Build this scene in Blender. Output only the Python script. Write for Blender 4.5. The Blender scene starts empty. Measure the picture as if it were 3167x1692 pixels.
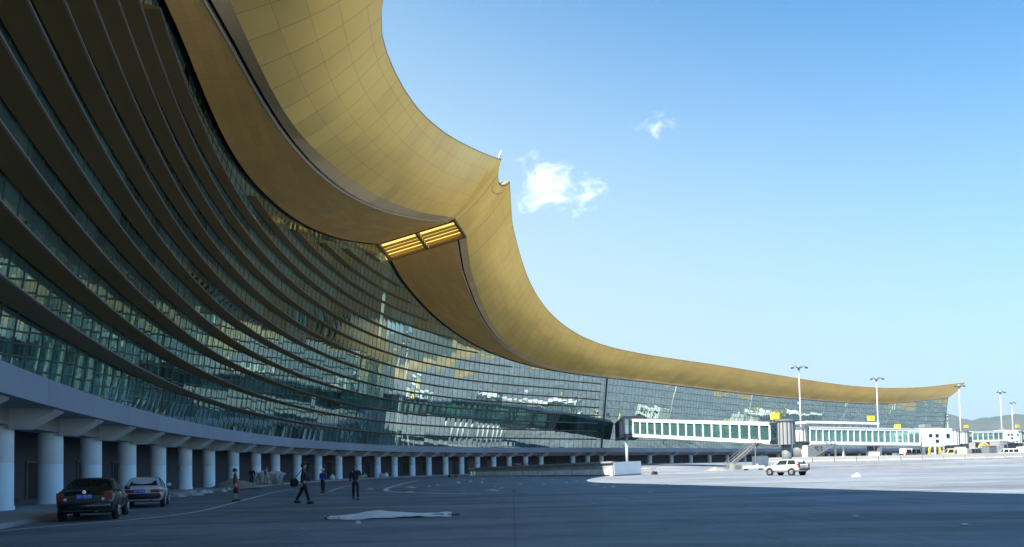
import bpy, bmesh, math, random
from mathutils import Vector, Matrix, noise as mnoise
random.seed(11)
scene = bpy.context.scene
COL = scene.collection
R = math.radians

# ------------------------------------------------------------------ helpers
class M:
    """collects faces of one mesh"""
    def __init__(self):
        self.v = []; self.f = []; self.m = []; self.uv = {}; self.sm = []
    def face(self, pts, mi=0, uv=None, smooth=False):
        b = len(self.v); self.v += [tuple(p) for p in pts]
        self.f.append(tuple(range(b, b+len(pts)))); self.m.append(mi); self.sm.append(smooth)
        if uv: self.uv[len(self.f)-1] = uv
    def box(self, c, s, rz=0.0, mi=0, mat=None):
        hx, hy, hz = s[0]/2, s[1]/2, s[2]/2
        T = mat if mat is not None else Matrix.Translation(c) @ Matrix.Rotation(rz, 4, 'Z')
        P = [T @ Vector((x*hx, y*hy, z*hz)) for z in (-1, 1) for y in (-1, 1) for x in (-1, 1)]
        b = len(self.v); self.v += [tuple(p) for p in P]
        for q in ((0,2,3,1),(4,5,7,6),(0,1,5,4),(2,6,7,3),(0,4,6,2),(1,3,7,5)):
            self.f.append(tuple(b+i for i in q)); self.m.append(mi); self.sm.append(False)
    def beam(self, p0, p1, w, h, mi=0):
        """box beam from p0 to p1: w sideways, h upwards"""
        p0 = Vector(p0); p1 = Vector(p1); d = p1-p0; L = d.length
        if L < 1e-6: return
        y = d/L; x = y.cross(Vector((0,0,1)))
        if x.length < 1e-4: x = Vector((1,0,0))
        x.normalize(); z = x.cross(y)
        T = Matrix((x, y, z)).transposed().to_4x4(); T.translation = (p0+p1)/2
        self.box(None, (w, L, h), mi=mi, mat=T)
    def tube(self, pts, rad, n=10, mi=0, cap=True, smooth=True):
        pts = [Vector(p) for p in pts]
        if not isinstance(rad, (list, tuple)): rad = [rad]*len(pts)
        b = len(self.v); up = None
        for i, p in enumerate(pts):
            t = (pts[min(i+1, len(pts)-1)]-pts[max(i-1, 0)]).normalized()
            if up is None:
                up = Vector((0,0,1)) if abs(t.z) < .9 else Vector((1,0,0))
            x = t.cross(up).normalized(); y = x.cross(t).normalized(); up = y
            for k in range(n):
                a = 2*math.pi*k/n
                self.v.append(tuple(p+x*math.cos(a)*rad[i]+y*math.sin(a)*rad[i]))
        for i in range(len(pts)-1):
            for k in range(n):
                k2 = (k+1) % n
                self.f.append((b+i*n+k, b+i*n+k2, b+(i+1)*n+k2, b+(i+1)*n+k)); self.m.append(mi); self.sm.append(smooth)
        if cap:
            self.f.append(tuple(b+k for k in reversed(range(n)))); self.m.append(mi); self.sm.append(False)
            e = b+(len(pts)-1)*n
            self.f.append(tuple(e+k for k in range(n))); self.m.append(mi); self.sm.append(False)
    def grid(self, rows, mi=0, smooth=True, uvs=None, flip=False):
        """rows of equal-length point lists"""
        b = len(self.v); n = len(rows[0])
        for r in rows: self.v += [tuple(p) for p in r]
        for i in range(len(rows)-1):
            for j in range(n-1):
                q = (b+i*n+j, b+i*n+j+1, b+(i+1)*n+j+1, b+(i+1)*n+j)
                ij = ((i,j),(i,j+1),(i+1,j+1),(i+1,j))
                if flip: q = q[::-1]; ij = ij[::-1]
                self.f.append(q); self.m.append(mi); self.sm.append(smooth)
                if uvs: self.uv[len(self.f)-1] = [uvs[a][c] for a, c in ij]
    def ball(self, c, r, n=10, k=7, mi=0, zmin=-1.0):
        """ellipsoid, r = (rx, ry, rz); zmin cuts the lower part off"""
        rows = []
        a0 = math.asin(max(-1, zmin))
        for i in range(k+1):
            a = a0+(math.pi/2-a0)*i/k
            rows.append([(c[0]+r[0]*math.cos(a)*math.cos(2*math.pi*j/n), c[1]+r[1]*math.cos(a)*math.sin(2*math.pi*j/n), c[2]+r[2]*math.sin(a)) for j in range(n+1)])
        self.grid(rows, mi=mi)
    def build(self, name, mats, parent=None, local=False):
        me = bpy.data.meshes.new(name)
        off = Vector((0,0,0))
        if parent is not None and not local:
            p = parent
            while p is not None: off += p.location; p = p.parent
        me.from_pydata([tuple(Vector(v)-off) for v in self.v], [], self.f)
        if not isinstance(mats, (list, tuple)): mats = [mats]
        for m in mats: me.materials.append(m)
        me.polygons.foreach_set('material_index', self.m)
        me.polygons.foreach_set('use_smooth', self.sm)
        if self.uv:
            L = me.uv_layers.new(name='UVMap')
            for fi, uv in self.uv.items():
                for li, c in zip(me.polygons[fi].loop_indices, uv): L.data[li].uv = c
        me.update()
        o = bpy.data.objects.new(name, me); COL.objects.link(o)
        if parent is not None: o.parent = parent
        return o

def tag(o, label=None, cat=None, group=None, kind=None):
    if label: o['label'] = label
    if cat: o['category'] = cat
    if group: o['group'] = group
    if kind: o['kind'] = kind
    return o
def thing(name, loc, label, cat, group=None, rz=0.0):
    o = bpy.data.objects.new(name, None); COL.objects.link(o)
    o.location = loc; o.rotation_euler = (0, 0, rz); o.empty_display_size = .5
    return tag(o, label, cat, group)
def dup(root, loc, rz=None, label=None, scale=None):
    r = root.copy(); COL.objects.link(r); r.location = loc
    if rz is not None: r.rotation_euler = (0, 0, rz)
    if scale: r.scale = (scale,)*3
    if label: r['label'] = label
    for ch in root.children:
        c = ch.copy(); COL.objects.link(c); c.parent = r
        for g in ch.children:
            d = g.copy(); COL.objects.link(d); d.parent = c
    return r

# ------------------------------------------------------------------ materials
def newmat(name):
    m = bpy.data.materials.new(name); m.use_nodes = True
    nt = m.node_tree; b = nt.nodes['Principled BSDF']
    return m, nt, b
def N(nt, t, **kw):
    n = nt.nodes.new(t)
    for k, v in kw.items(): setattr(n, k, v)
    return n
def val(nt, op, a, b=None, c=None):
    n = N(nt, 'ShaderNodeMath', operation=op)
    for i, x in enumerate((a, b, c)):
        if x is None: continue
        if isinstance(x, (int, float)): n.inputs[i].default_value = x
        else: nt.links.new(x, n.inputs[i])
    return n.outputs[0]
def mixc(nt, fac, a, b, mode='MIX'):
    n = N(nt, 'ShaderNodeMix', data_type='RGBA', blend_type=mode)
    for s, x in ((0, fac), (6, a), (7, b)):
        if isinstance(x, (int, float)): n.inputs[s].default_value = x
        elif isinstance(x, tuple): n.inputs[s].default_value = (*x, 1) if len(x) == 3 else x
        else: nt.links.new(x, n.inputs[s])
    return n.outputs[2]
def noisev(nt, vec, scale, detail=4, rough=.55, dist=0.0):
    n = N(nt, 'ShaderNodeTexNoise'); n.inputs['Scale'].default_value = scale
    n.inputs['Detail'].default_value = detail; n.inputs['Roughness'].default_value = rough; n.inputs['Distortion'].default_value = dist
    nt.links.new(vec, n.inputs['Vector']); return n.outputs['Fac']
def remap(nt, x, a, b, c=0.0, d=1.0):
    n = N(nt, 'ShaderNodeMapRange'); nt.links.new(x, n.inputs[0])
    for i, q in enumerate((a, b, c, d)): n.inputs[i+1].default_value = q
    return n.outputs[0]
def plain(name, col, rough=.6, metal=0.0, var=.18, scale=1.5, bump=0.0, coat=0.0):
    m, nt, b = newmat(name)
    tc = N(nt, 'ShaderNodeTexCoord')
    f1 = noisev(nt, tc.outputs['Object'], scale, 5)
    f2 = noisev(nt, tc.outputs['Object'], scale*9, 3)
    f = val(nt, 'ADD', val(nt, 'MULTIPLY', f1, .65), val(nt, 'MULTIPLY', f2, .35))
    k = remap(nt, f, .3, .7, 1-var, 1+var)
    hs = N(nt, 'ShaderNodeVectorMath', operation='SCALE'); hs.inputs[0].default_value = col[:3]
    nt.links.new(k, hs.inputs[3]); nt.links.new(hs.outputs[0], b.inputs['Base Color'])
    nt.links.new(remap(nt, f, .3, .7, max(.02, rough-.08), min(1, rough+.1)), b.inputs['Roughness'])
    b.inputs['Metallic'].default_value = metal
    if coat: b.inputs['Coat Weight'].default_value = coat; b.inputs['Coat Roughness'].default_value = .05
    if bump:
        bn = N(nt, 'ShaderNodeBump'); bn.inputs['Strength'].default_value = bump; bn.inputs['Distance'].default_value = .02
        nt.links.new(f2, bn.inputs['Height']); nt.links.new(bn.outputs[0], b.inputs['Normal'])
    return m
def panelled(name, col, pu, pv, lu, lv, linek, rough=.45, metal=.4, tint=.07, big=.12):
    """sheet-metal cladding: joints on a grid of pu x pv metres in UV, each panel a little different"""
    m, nt, b = newmat(name)
    tc = N(nt, 'ShaderNodeTexCoord'); sx = N(nt, 'ShaderNodeSeparateXYZ'); nt.links.new(tc.outputs['UV'], sx.inputs[0])
    u = val(nt, 'DIVIDE', sx.outputs[0], pu); v = val(nt, 'DIVIDE', sx.outputs[1], pv)
    ju = val(nt, 'LESS_THAN', val(nt, 'FRACT', u), lu/pu); jv = val(nt, 'LESS_THAN', val(nt, 'FRACT', v), lv/pv)
    j = val(nt, 'MAXIMUM', ju, val(nt, 'MULTIPLY', jv, .75))
    cx = N(nt, 'ShaderNodeCombineXYZ'); nt.links.new(val(nt, 'FLOOR', u), cx.inputs[0]); nt.links.new(val(nt, 'FLOOR', v), cx.inputs[1])
    wn = N(nt, 'ShaderNodeTexWhiteNoise', noise_dimensions='2D'); nt.links.new(cx.outputs[0], wn.inputs['Vector'])
    k = remap(nt, wn.outputs['Value'], 0, 1, 1-tint, 1+tint)
    f = noisev(nt, tc.outputs['Object'], .12, 5, .6)
    k = val(nt, 'MULTIPLY', k, remap(nt, f, .3, .7, 1-big, 1+big))
    k = val(nt, 'MULTIPLY', k, val(nt, 'SUBTRACT', 1.0, val(nt, 'MULTIPLY', j, 1-linek)))
    hs = N(nt, 'ShaderNodeVectorMath', operation='SCALE'); hs.inputs[0].default_value = col[:3]
    nt.links.new(k, hs.inputs[3]); nt.links.new(hs.outputs[0], b.inputs['Base Color'])
    b.inputs['Metallic'].default_value = metal
    nt.links.new(remap(nt, wn.outputs['Value'], 0, 1, rough-.05, rough+.07), b.inputs['Roughness'])
    bn = N(nt, 'ShaderNodeBump'); bn.inputs['Strength'].default_value = .25; bn.inputs['Distance'].default_value = .03
    nt.links.new(val(nt, 'SUBTRACT', 1.0, j), bn.inputs['Height']); nt.links.new(bn.outputs[0], b.inputs['Normal'])
    return m
def glassmat(name, through, refl, base=.25, rough=.012, island=True, film=None, grouped=False):
    """coated glazing: tinted see-through plus mirror reflection, stronger at grazing angles"""
    m, nt, b = newmat(name); nt.nodes.remove(b)
    out = nt.nodes['Material Output']
    tr = N(nt, 'ShaderNodeBsdfTransparent'); gl = N(nt, 'ShaderNodeBsdfGlossy'); gl.inputs['Roughness'].default_value = rough
    gl.inputs['Color'].default_value = (*refl, 1)
    if island:
        g = N(nt, 'ShaderNodeNewGeometry')
        k = remap(nt, g.outputs['Random Per Island'], 0, 1, .6, 1.1)
        hs = N(nt, 'ShaderNodeVectorMath', operation='SCALE'); hs.inputs[0].default_value = through
        nt.links.new(k, hs.inputs[3]); nt.links.new(hs.outputs[0], tr.inputs['Color'])
    else: tr.inputs['Color'].default_value = (*through, 1)
    fr = N(nt, 'ShaderNodeLayerWeight'); fr.inputs['Blend'].default_value = .3
    fac = val(nt, 'MINIMUM', val(nt, 'ADD', val(nt, 'MULTIPLY', fr.outputs['Fresnel'], 1-base), base), 1.0)
    mx = N(nt, 'ShaderNodeMixShader'); nt.links.new(fac, mx.inputs[0]); nt.links.new(tr.outputs[0], mx.inputs[1]); nt.links.new(gl.outputs[0], mx.inputs[2])
    if film:
        df = N(nt, 'ShaderNodeBsdfDiffuse'); df.inputs['Color'].default_value = (*film[:3], 1)
        m2 = N(nt, 'ShaderNodeMixShader'); m2.inputs[0].default_value = film[3]
        if grouped:
            tcg = N(nt, 'ShaderNodeTexCoord'); sg_ = N(nt, 'ShaderNodeSeparateXYZ'); nt.links.new(tcg.outputs['UV'], sg_.inputs[0])
            ff = val(nt, 'ADD', val(nt, 'MULTIPLY', val(nt, 'POWER', sg_.outputs[0], 2.0), .2), val(nt, 'MULTIPLY', sg_.outputs[1], .08)); nt.links.new(ff, m2.inputs[0])
        nt.links.new(mx.outputs[0], m2.inputs[1]); nt.links.new(df.outputs[0], m2.inputs[2]); mx = m2
    nt.links.new(mx.outputs[0], out.inputs['Surface'])
    return m

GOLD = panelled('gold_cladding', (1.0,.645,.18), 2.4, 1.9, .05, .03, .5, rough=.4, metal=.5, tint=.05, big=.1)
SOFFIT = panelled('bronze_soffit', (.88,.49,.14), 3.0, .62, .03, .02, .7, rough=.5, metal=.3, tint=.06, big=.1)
LIPM = panelled('bronze_lip', (.85,.58,.3), 2.4, 40, .05, .02, .75, rough=.5, metal=.3, tint=.08, big=.1)
SEAM = plain('black_joint', (.006,.006,.006), .8)
FINM = plain('fin_bronze', (.22,.14,.05), .5, .3, var=.12, scale=.3)
ROTP = plain('rotunda_grey', (.3,.32,.33), .5, var=.08, scale=.6)
RUB = plain('rubble_grey', (.23,.225,.21), .9, var=.3, scale=2, bump=.5)
ALU = plain('fin_edge', (.17,.145,.11), .55, 0, var=.08)
TRIM = plain('pale_trim', (.55,.47,.35), .55, 0, var=.05)
ROOFM = plain('roof_metal', (.42,.29,.12), .5, .4, var=.1, scale=.05)
GLASS = glassmat('curtain_glass', (.3,.52,.49), (.78,.94,.89), base=.54, film=(.2,.42,.4,.2), grouped=True)
FRAME = plain('dark_mullion', (.07,.09,.088), .5, .3)
CONC = plain('fascia_concrete', (.34,.35,.37), .75, var=.1, scale=.4, bump=.1)
COLM = plain('column_paint', (.8,.89,.94), .55, var=.04, scale=.35)
UNDER = plain('underside_concrete', (.33,.33,.32), .85, var=.12, scale=.5)
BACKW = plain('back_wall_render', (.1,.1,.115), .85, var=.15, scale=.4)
DARK = plain('dark_opening', (.012,.013,.016), .5)
DOORM = plain('grey_door_paint', (.24,.24,.3), .6, var=.1)
SLAB = plain('interior_floor', (.3,.31,.3), .7, var=.15, scale=.3)
INWALL = plain('interior_wall', (.3,.31,.28), .8, var=.5, scale=.12)
STRUT = plain('white_steel', (.72,.75,.76), .5, var=.05)
WHITE = plain('white_paint', (.78,.79,.79), .5, var=.05, scale=.6)
GREYP = plain('grey_panel', (.18,.19,.205), .55, var=.08, scale=.6)
SHADEBLUE = plain('shade_blue_cladding', (.03,.04,.065), .45, .2, var=.15)  # blue shade put into the link corridor's own colour
BGLASS = glassmat('bridge_glass', (.5,.8,.77), (.75,.95,.93), base=.35, island=False, film=(.3,.6,.56,.12))
YEL = plain('yellow_paint', (.75,.58,.03), .5, var=.08)
ORANGE = plain('orange_plastic', (.75,.22,.04), .5)
REDP = plain('red_paint', (.6,.03,.04), .5)
BLACK = plain('black_rubber', (.015,.015,.016), .75)
DKGREY = plain('dark_grey_metal', (.07,.075,.08), .5, .3)
MASTP = plain('mast_paint', (.5,.52,.54), .45, .2, var=.05)
GALV = plain('galvanised_steel', (.3,.32,.34), .4, .5, var=.06)
BARR = plain('barrier_concrete', (.33,.33,.32), .8, var=.15, scale=.8, bump=.2)
OLDCONC = plain('weathered_concrete', (.36,.37,.37), .9, var=.4, scale=.5, bump=.4)
SAND = plain('sand', (.26,.23,.2), .95, var=.2, scale=1.2, bump=.6)
PAPER = plain('pale_litter', (.42,.44,.47), .8, var=.15)
SHEETM = plain('white_foam_sheet', (.7,.72,.74), .7, var=.12, scale=2)
TIMBER = plain('brown_timber', (.2,.09,.04), .8, var=.3)
PALEROOF = plain('pale_red_roof', (.5,.3,.26), .8, var=.15, scale=.1)
NETM = plain('grey_mesh_sheet', (.62,.64,.65), .7, 0, var=.25)
EOF_MARK = 0
HAZE = 0.00010
SKY = .104
SUN = 5.0
EXPO = 1.36
SUNV = (-15, -14, 31)
SKYTINT = (.3, .92, 1.15)
HORIZ = (2.5, 3.33, 3.75)
CLOUDC = (8, 8.2, 8.4)
PLAN=[
 (-1.5,-12),(-4.09,-6.59),(-6.63,-1.15),(-9.07,4.33),
 (-11.4,9.86),(-13.59,15.45),(-15.62,21.09),(-17.49,26.79),
 (-19.17,32.55),(-20.66,38.36),(-21.95,44.22),(-23.03,50.12),
 (-23.88,56.06),(-24.48,62.03),(-24.83,68.02),(-24.94,74.02),
 (-24.82,80.02),(-24.46,86.01),(-23.85,91.97),(-22.94,97.91),
 (-21.7,103.77),(-20.07,109.55),(-18.01,115.18),(-15.52,120.64),
 (-12.6,125.88),(-9.24,130.84),(-5.45,135.5),(-1.3,139.82),
 (3.13,143.88),(7.69,147.77),(12.27,151.65),(16.79,155.59),
 (21.21,159.65),(25.51,163.84),(29.71,168.12),(33.85,172.46),
 (37.99,176.8),(42.15,181.13),(46.32,185.44),(50.52,189.72),
 (54.76,193.98),(59.02,198.2),(63.32,202.38),(67.67,206.52),
 (72.07,210.59),(76.54,214.6),(81.09,218.5),(85.73,222.31),
 (90.43,226.04),(95.18,229.7),(100,233.28),(104.86,236.79),
 (109.76,240.26),(114.67,243.7),(119.57,247.18),(124.41,250.71),
 (129.2,254.33),(133.94,258.01),(138.67,261.7),(143.44,265.34),
 (148.29,268.87),(153.24,272.27),(158.27,275.53),(163.37,278.7),
 (168.49,281.83),
]
# along, glass top, seam out, seam z, lip out, lip z, eave out, eave z
UPPER=[
 (0,19.6,4.2,20.1,5.3,20.6,17,31),(9,20.05,4.2,20.55,5.3,21.05,17,31),(18,20.5,4.2,21,5.3,21.5,16.96,31),(27,20.95,4.2,21.45,5.3,21.95,16.5,31),  # unseen near eave, overhang shaped to cast the apron's shadow edge
 (36,21.63,4.23,22.13,5.33,22.63,16.08,31),(42,22.92,4.35,23.42,5.45,23.92,15.65,31),(45,23.59,4.45,24.11,5.55,24.59,15.35,31),(48,24.16,4.65,24.75,5.76,25.09,15.04,31),
 (51,24.56,5,25.21,6.12,25.3,14.64,30.91),(54,24.77,5.45,25.38,6.59,25.22,14.12,30.62),(57,24.81,5.93,25.32,7.1,25.04,13.91,30.38),(60,24.79,6.44,25.21,7.62,24.95,14.03,30.49),
 (63,24.78,6.98,25.15,8.19,25.03,14.43,30.79),(66,24.81,7.55,25.18,8.78,25.29,14.99,31.06),(69,24.93,8.13,25.31,9.38,25.65,15.62,31.34),(72,25.12,8.72,25.53,9.99,26,16.26,31.72),
 (75,25.38,9.33,25.82,10.62,26.37,16.87,32.22),(78,25.69,9.95,26.18,11.27,26.79,17.45,32.85),(81,26.03,10.56,26.64,11.9,27.26,18.02,33.55),(84,26.39,11.13,27.18,12.5,27.78,18.55,34.28),
 (87,26.79,11.64,27.79,13.02,28.38,19.04,35.05),(90,27.24,12.1,28.45,13.5,29.05,19.5,35.87),(93,27.73,12.55,29.17,13.97,29.72,19.94,36.71),(96,28.26,12.97,29.91,14.42,30.4,20.33,37.56),
 (99,28.84,13.37,30.65,14.84,31.11,20.66,38.41),(102,29.45,13.75,31.4,15.24,31.86,20.95,39.26),(105,30.11,14.12,32.18,15.63,32.63,21.22,40.1),(108,30.82,14.46,32.98,15.99,33.41,21.47,40.91),
 (111,31.57,14.76,33.68,16.32,34.12,21.7,41.7),(114,32.33,14.3,34.45,15.85,34.95,21.9,42.46),(117,33.08,13.85,35.2,15.4,35.75,22.1,43.19),
]
LOWER=[
 (122,32.02,14.35,34.2,15.75,34.6,22.35,41.5),(126,30.35,13.8,30.75,15.15,31.05,21.73,37.07),(132,28.54,12.73,28.94,14.02,29.24,20.84,35.41),(138,26.76,11.45,27.16,12.68,27.46,19.74,33.79),
 (144,25.2,9.98,25.6,11.15,25.9,18.42,32.35),(150,23.84,8.34,24.24,9.44,24.54,16.9,31.08),(156,22.68,6.59,23.08,7.63,23.38,15.16,29.92),(162,21.77,4.96,22.17,5.93,22.47,13.26,28.81),
 (168,21.11,3.69,21.5,4.6,21.8,11.42,27.7),(174,20.67,2.94,21.01,3.77,21.31,9.94,26.68),(180,20.42,2.61,20.68,3.35,20.98,8.98,25.91),(186,20.32,2.51,20.53,3.12,20.83,8.47,25.49),
 (192,20.32,2.49,20.52,2.97,20.82,8.24,25.32),(198,20.35,2.49,20.55,2.87,20.85,8.16,25.28),(204,20.38,2.5,20.58,2.82,20.88,8.17,25.32),(210,20.41,2.5,20.61,2.8,20.91,8.25,25.4),
 (216,20.42,2.5,20.62,2.8,20.92,8.35,25.5),(222,20.43,2.5,20.63,2.8,20.93,8.45,25.59),(228,20.44,2.5,20.64,2.8,20.94,8.51,25.64),(234,20.44,2.51,20.64,2.81,20.94,8.55,25.68),
 (240,20.44,2.5,20.64,2.8,20.94,8.57,25.7),(246,20.44,2.5,20.64,2.8,20.94,8.58,25.7),(252,20.44,2.5,20.64,2.8,20.94,8.58,25.7),(258,20.43,2.5,20.63,2.8,20.93,8.55,25.67),
 (264,20.42,2.5,20.62,2.8,20.92,8.52,25.63),(270,20.4,2.5,20.6,2.8,20.9,8.46,25.57),(276,20.4,2.5,20.6,2.8,20.9,8.36,25.49),(282,20.41,2.5,20.61,2.8,20.91,8.25,25.41),
 (288,20.4,2.5,20.6,2.8,20.9,8.13,25.31),(294,20.38,2.5,20.58,2.8,20.88,8.04,25.21),(300,20.35,2.49,20.55,2.79,20.85,7.97,25.13),(306,20.31,2.49,20.51,2.79,20.81,7.94,25.08),
 (312,20.31,2.49,20.51,2.79,20.81,7.93,25.06),(318,20.34,2.49,20.54,2.79,20.84,7.96,25.11),(324,20.4,2.5,20.6,2.8,20.9,8.04,25.22),(330,20.52,2.52,20.72,2.82,21.02,8.13,25.41),
 (336,20.76,2.55,20.96,2.85,21.26,8.22,25.69),(342,21.08,2.59,21.28,2.89,21.58,8.3,26.05),(348,21.45,2.65,21.65,2.95,21.95,8.38,26.44),(354,21.87,2.7,22.07,3,22.37,8.46,26.87),
 (360,22.33,2.77,22.53,3.07,22.83,8.55,27.35),(366,22.82,2.84,23.02,3.14,23.32,8.65,27.87),(372,23.35,2.91,23.55,3.21,23.85,8.78,28.44),(378,23.95,3,24.15,3.3,24.45,8.97,29.13),
 (386,24.63,3.09,24.83,3.39,25.13,9.22,29.93),
]
# ------------------------------------------------------------------ ground
def interp(x, xs, ys):
    if x <= xs[0]: return ys[0]
    for i in range(1, len(xs)):
        if x <= xs[i]:
            t = (x-xs[i-1])/(xs[i]-xs[i-1]); return ys[i-1]+(ys[i]-ys[i-1])*t
    return ys[-1]
def gz(x, y):
    """the apron is level beside the terminal and climbs gently to a terrace on the right"""
    t = min(1, max(0, (x-13)/15)); t = t*t*(3-2*t)
    return t*interp(y, [85, 110, 135, 170], [0, .3, 1.15, 1.25])

def sheet(name, xs, ys, dz, mat):
    m = M(); rows = [[(x, y, gz(x, y)+dz) for x in xs] for y in ys]
    m.grid(rows, smooth=True, flip=False); o = m.build(name, mat); tag(o, kind='structure'); return o
def axis(lo, hi, core0, core1, step):
    a = [core0+i*step for i in range(int((core1-core0)/step)+1)]
    x = core1; d = step
    while x < hi: d *= 1.6; x += d; a.append(min(x, hi))
    x = core0; d = step
    while x > lo: d *= 1.6; x -= d; a.insert(0, max(x, lo))
    return a

def ground_mats():
    m, nt, b = newmat('apron_concrete')
    tc = N(nt, 'ShaderNodeTexCoord'); P = tc.outputs['Object']
    mp = N(nt, 'ShaderNodeMapping'); mp.inputs['Scale'].default_value = (.18, 1.0, 1); mp.inputs['Rotation'].default_value = (0, 0, R(-6)); nt.links.new(P, mp.inputs[0])
    streak = noisev(nt, mp.outputs[0], .42, 6, .62, .6)
    patch = noisev(nt, P, .045, 5, .6); fine = noisev(nt, P, 6, 4, .7); mid = noisev(nt, P, .8, 5, .65)
    k = val(nt, 'ADD', val(nt, 'ADD', val(nt, 'MULTIPLY', streak, .5), val(nt, 'MULTIPLY', patch, .2)), val(nt, 'ADD', val(nt, 'MULTIPLY', mid, .18), val(nt, 'MULTIPLY', fine, .12)))
    k = remap(nt, k, .41, .59, .0, 1.0)
    c = mixc(nt, k, (.088, .107, .132), (.222, .25, .29))
    dk = remap(nt, noisev(nt, mp.outputs[0], .16, 7, .7, 1.2), .53, .63, 0, .6)     # wheel and water stains
    c = mixc(nt, dk, c, (.13, .13, .13))
    mp2 = N(nt, 'ShaderNodeMapping'); mp2.inputs['Scale'].default_value = (1.3, .035, 1); mp2.inputs['Rotation'].default_value = (0, 0, R(38)); nt.links.new(P, mp2.inputs[0])
    tyre = remap(nt, noisev(nt, mp2.outputs[0], .8, 3, .6, .4), .6, .68, 0, .45); c = mixc(nt, val(nt, 'MULTIPLY', tyre, remap(nt, patch, .45, .6)), c, (.06, .065, .07))
    sx = N(nt, 'ShaderNodeSeparateXYZ'); nt.links.new(P, sx.inputs[0])
    jx = val(nt, 'LESS_THAN', val(nt, 'FRACT', val(nt, 'DIVIDE', sx.outputs[0], 5.0)), .009)
    jy = val(nt, 'LESS_THAN', val(nt, 'FRACT', val(nt, 'DIVIDE', sx.outputs[1], 5.0)), .008)
    c = mixc(nt, val(nt, 'MULTIPLY', val(nt, 'MAXIMUM', jx, jy), .4), c, (.05, .05, .05))
    nt.links.new(c, b.inputs['Base Color']); b.inputs['Roughness'].default_value = .8
    b.inputs['Specular IOR Level'].default_value = .3
    bn = N(nt, 'ShaderNodeBump'); bn.inputs['Strength'].default_value = .3; bn.inputs['Distance'].default_value = .02
    nt.links.new(fine, bn.inputs['Height']); nt.links.new(bn.outputs[0], b.inputs['Normal'])
    e, nt, b = newmat('bare_earth'); tc = N(nt, 'ShaderNodeTexCoord'); P = tc.outputs['Object']
    f = noisev(nt, P, .012, 8, .65)
    c = mixc(nt, remap(nt, f, .4, .62), (.36, .25, .14), (.16, .15, .06)); nt.links.new(c, b.inputs['Base Color']); b.inputs['Roughness'].default_value = .95
    return m, e
APRON, EARTH = ground_mats()
ax = axis(-7000, 7000, -60, 420, 6); ay = axis(-7000, 7000, -60, 360, 6)
sheet('ground', ax, ay, -.35, EARTH)
sheet('apron', [-70+5*i for i in range(115)], [-90+5*i for i in range(110)], 0.0, APRON)

# ------------------------------------------------------------------ terminal plan curve
DS = 6.0
PV = [Vector(p) for p in PLAN]
SMAX = DS*(len(PV)-1)
def cat(p0, p1, p2, p3, t):
    return .5*((2*p1)+(p2-p0)*t+(2*p0-5*p1+4*p2-p3)*t*t+(3*p1-p0-3*p2+p3)*t**3)
def F(s):
    s = max(0.0, s); i = min(int(s/DS), len(PV)-2); t = s/DS-i
    g = lambda j: PV[j] if 0 <= j < len(PV) else (2*PV[0]-PV[1] if j < 0 else 2*PV[-1]-PV[-2])
    return cat(g(i-1), g(i), g(i+1), g(i+2), t)
def Nrm(s):
    d = (F(s+.5)-F(s-.5)).normalized(); return Vector((d.y, -d.x))
def pt(s, o, z):
    p = F(s)+Nrm(s)*o; return Vector((p.x, p.y, z))
LEAN = .14; ZB = 5.05
def tab(T, s, c): return interp(s, [r[0] for r in T], [r[c] for r in T])
def tier(s): return UPPER if s < 119.5 else LOWER
def zg(s): return tab(tier(s), s, 1)
def og(z): return LEAN*(z-ZB)
S0, S1, SU, SL = 6.0, 386.0, 117.0, 122.0
def srange(a, b, st):
    n = max(1, int(math.ceil((b-a)/st))); return [a+(b-a)*i/n for i in range(n+1)]

T = thing('airport_terminal', (-20, 60, 0), 'huge concave airport terminal with inclined glass wall, bronze sunshade fins and gold overhanging roof', 'terminal building')

# base: back wall, underside, ring beam, fascia
m = M(); ss = srange(S0, S1, 3)
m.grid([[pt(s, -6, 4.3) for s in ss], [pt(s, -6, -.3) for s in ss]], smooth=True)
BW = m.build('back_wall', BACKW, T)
m = M(); m.grid([[pt(s, -7, 4.16) for s in ss], [pt(s, .02, 4.16) for s in ss]]); m.build('canopy_underside', UNDER, T)
m = M()
for a, b in (((-2.85, 4.155), (-2.85, 3.5)), ((-2.85, 3.5), (-1.75, 3.5)), ((-1.75, 3.5), (-1.75, 4.155))):
    m.grid([[pt(s, *a) for s in ss], [pt(s, *b) for s in ss]])
m.build('ring_beam', UNDER, T)
m = M(); uv = lambda s, v: (s, v)
FASC = panelled('fascia_panels', (.27, .29, .36), 6.0, 40, .07, .01, .75, rough=.6, metal=0, tint=.1, big=.1)
m.grid([[pt(s, .1, 5.12) for s in ss], [pt(s, .1, 4.12) for s in ss]], uvs=[[(s, .1) for s in ss], [(s, 1.1) for s in ss]])
m.grid([[pt(s, -.4, 5.12) for s in ss], [pt(s, .1, 5.12) for s in ss]], uvs=[[(s, .5) for s in ss], [(s, 1.) for s in ss]])
m.grid([[pt(s, .1, 4.12) for s in ss], [pt(s, -.3, 4.12) for s in ss]], uvs=[[(s, .5) for s in ss], [(s, 1.) for s in ss]])
m.build('base_fascia', FASC, T)

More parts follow.
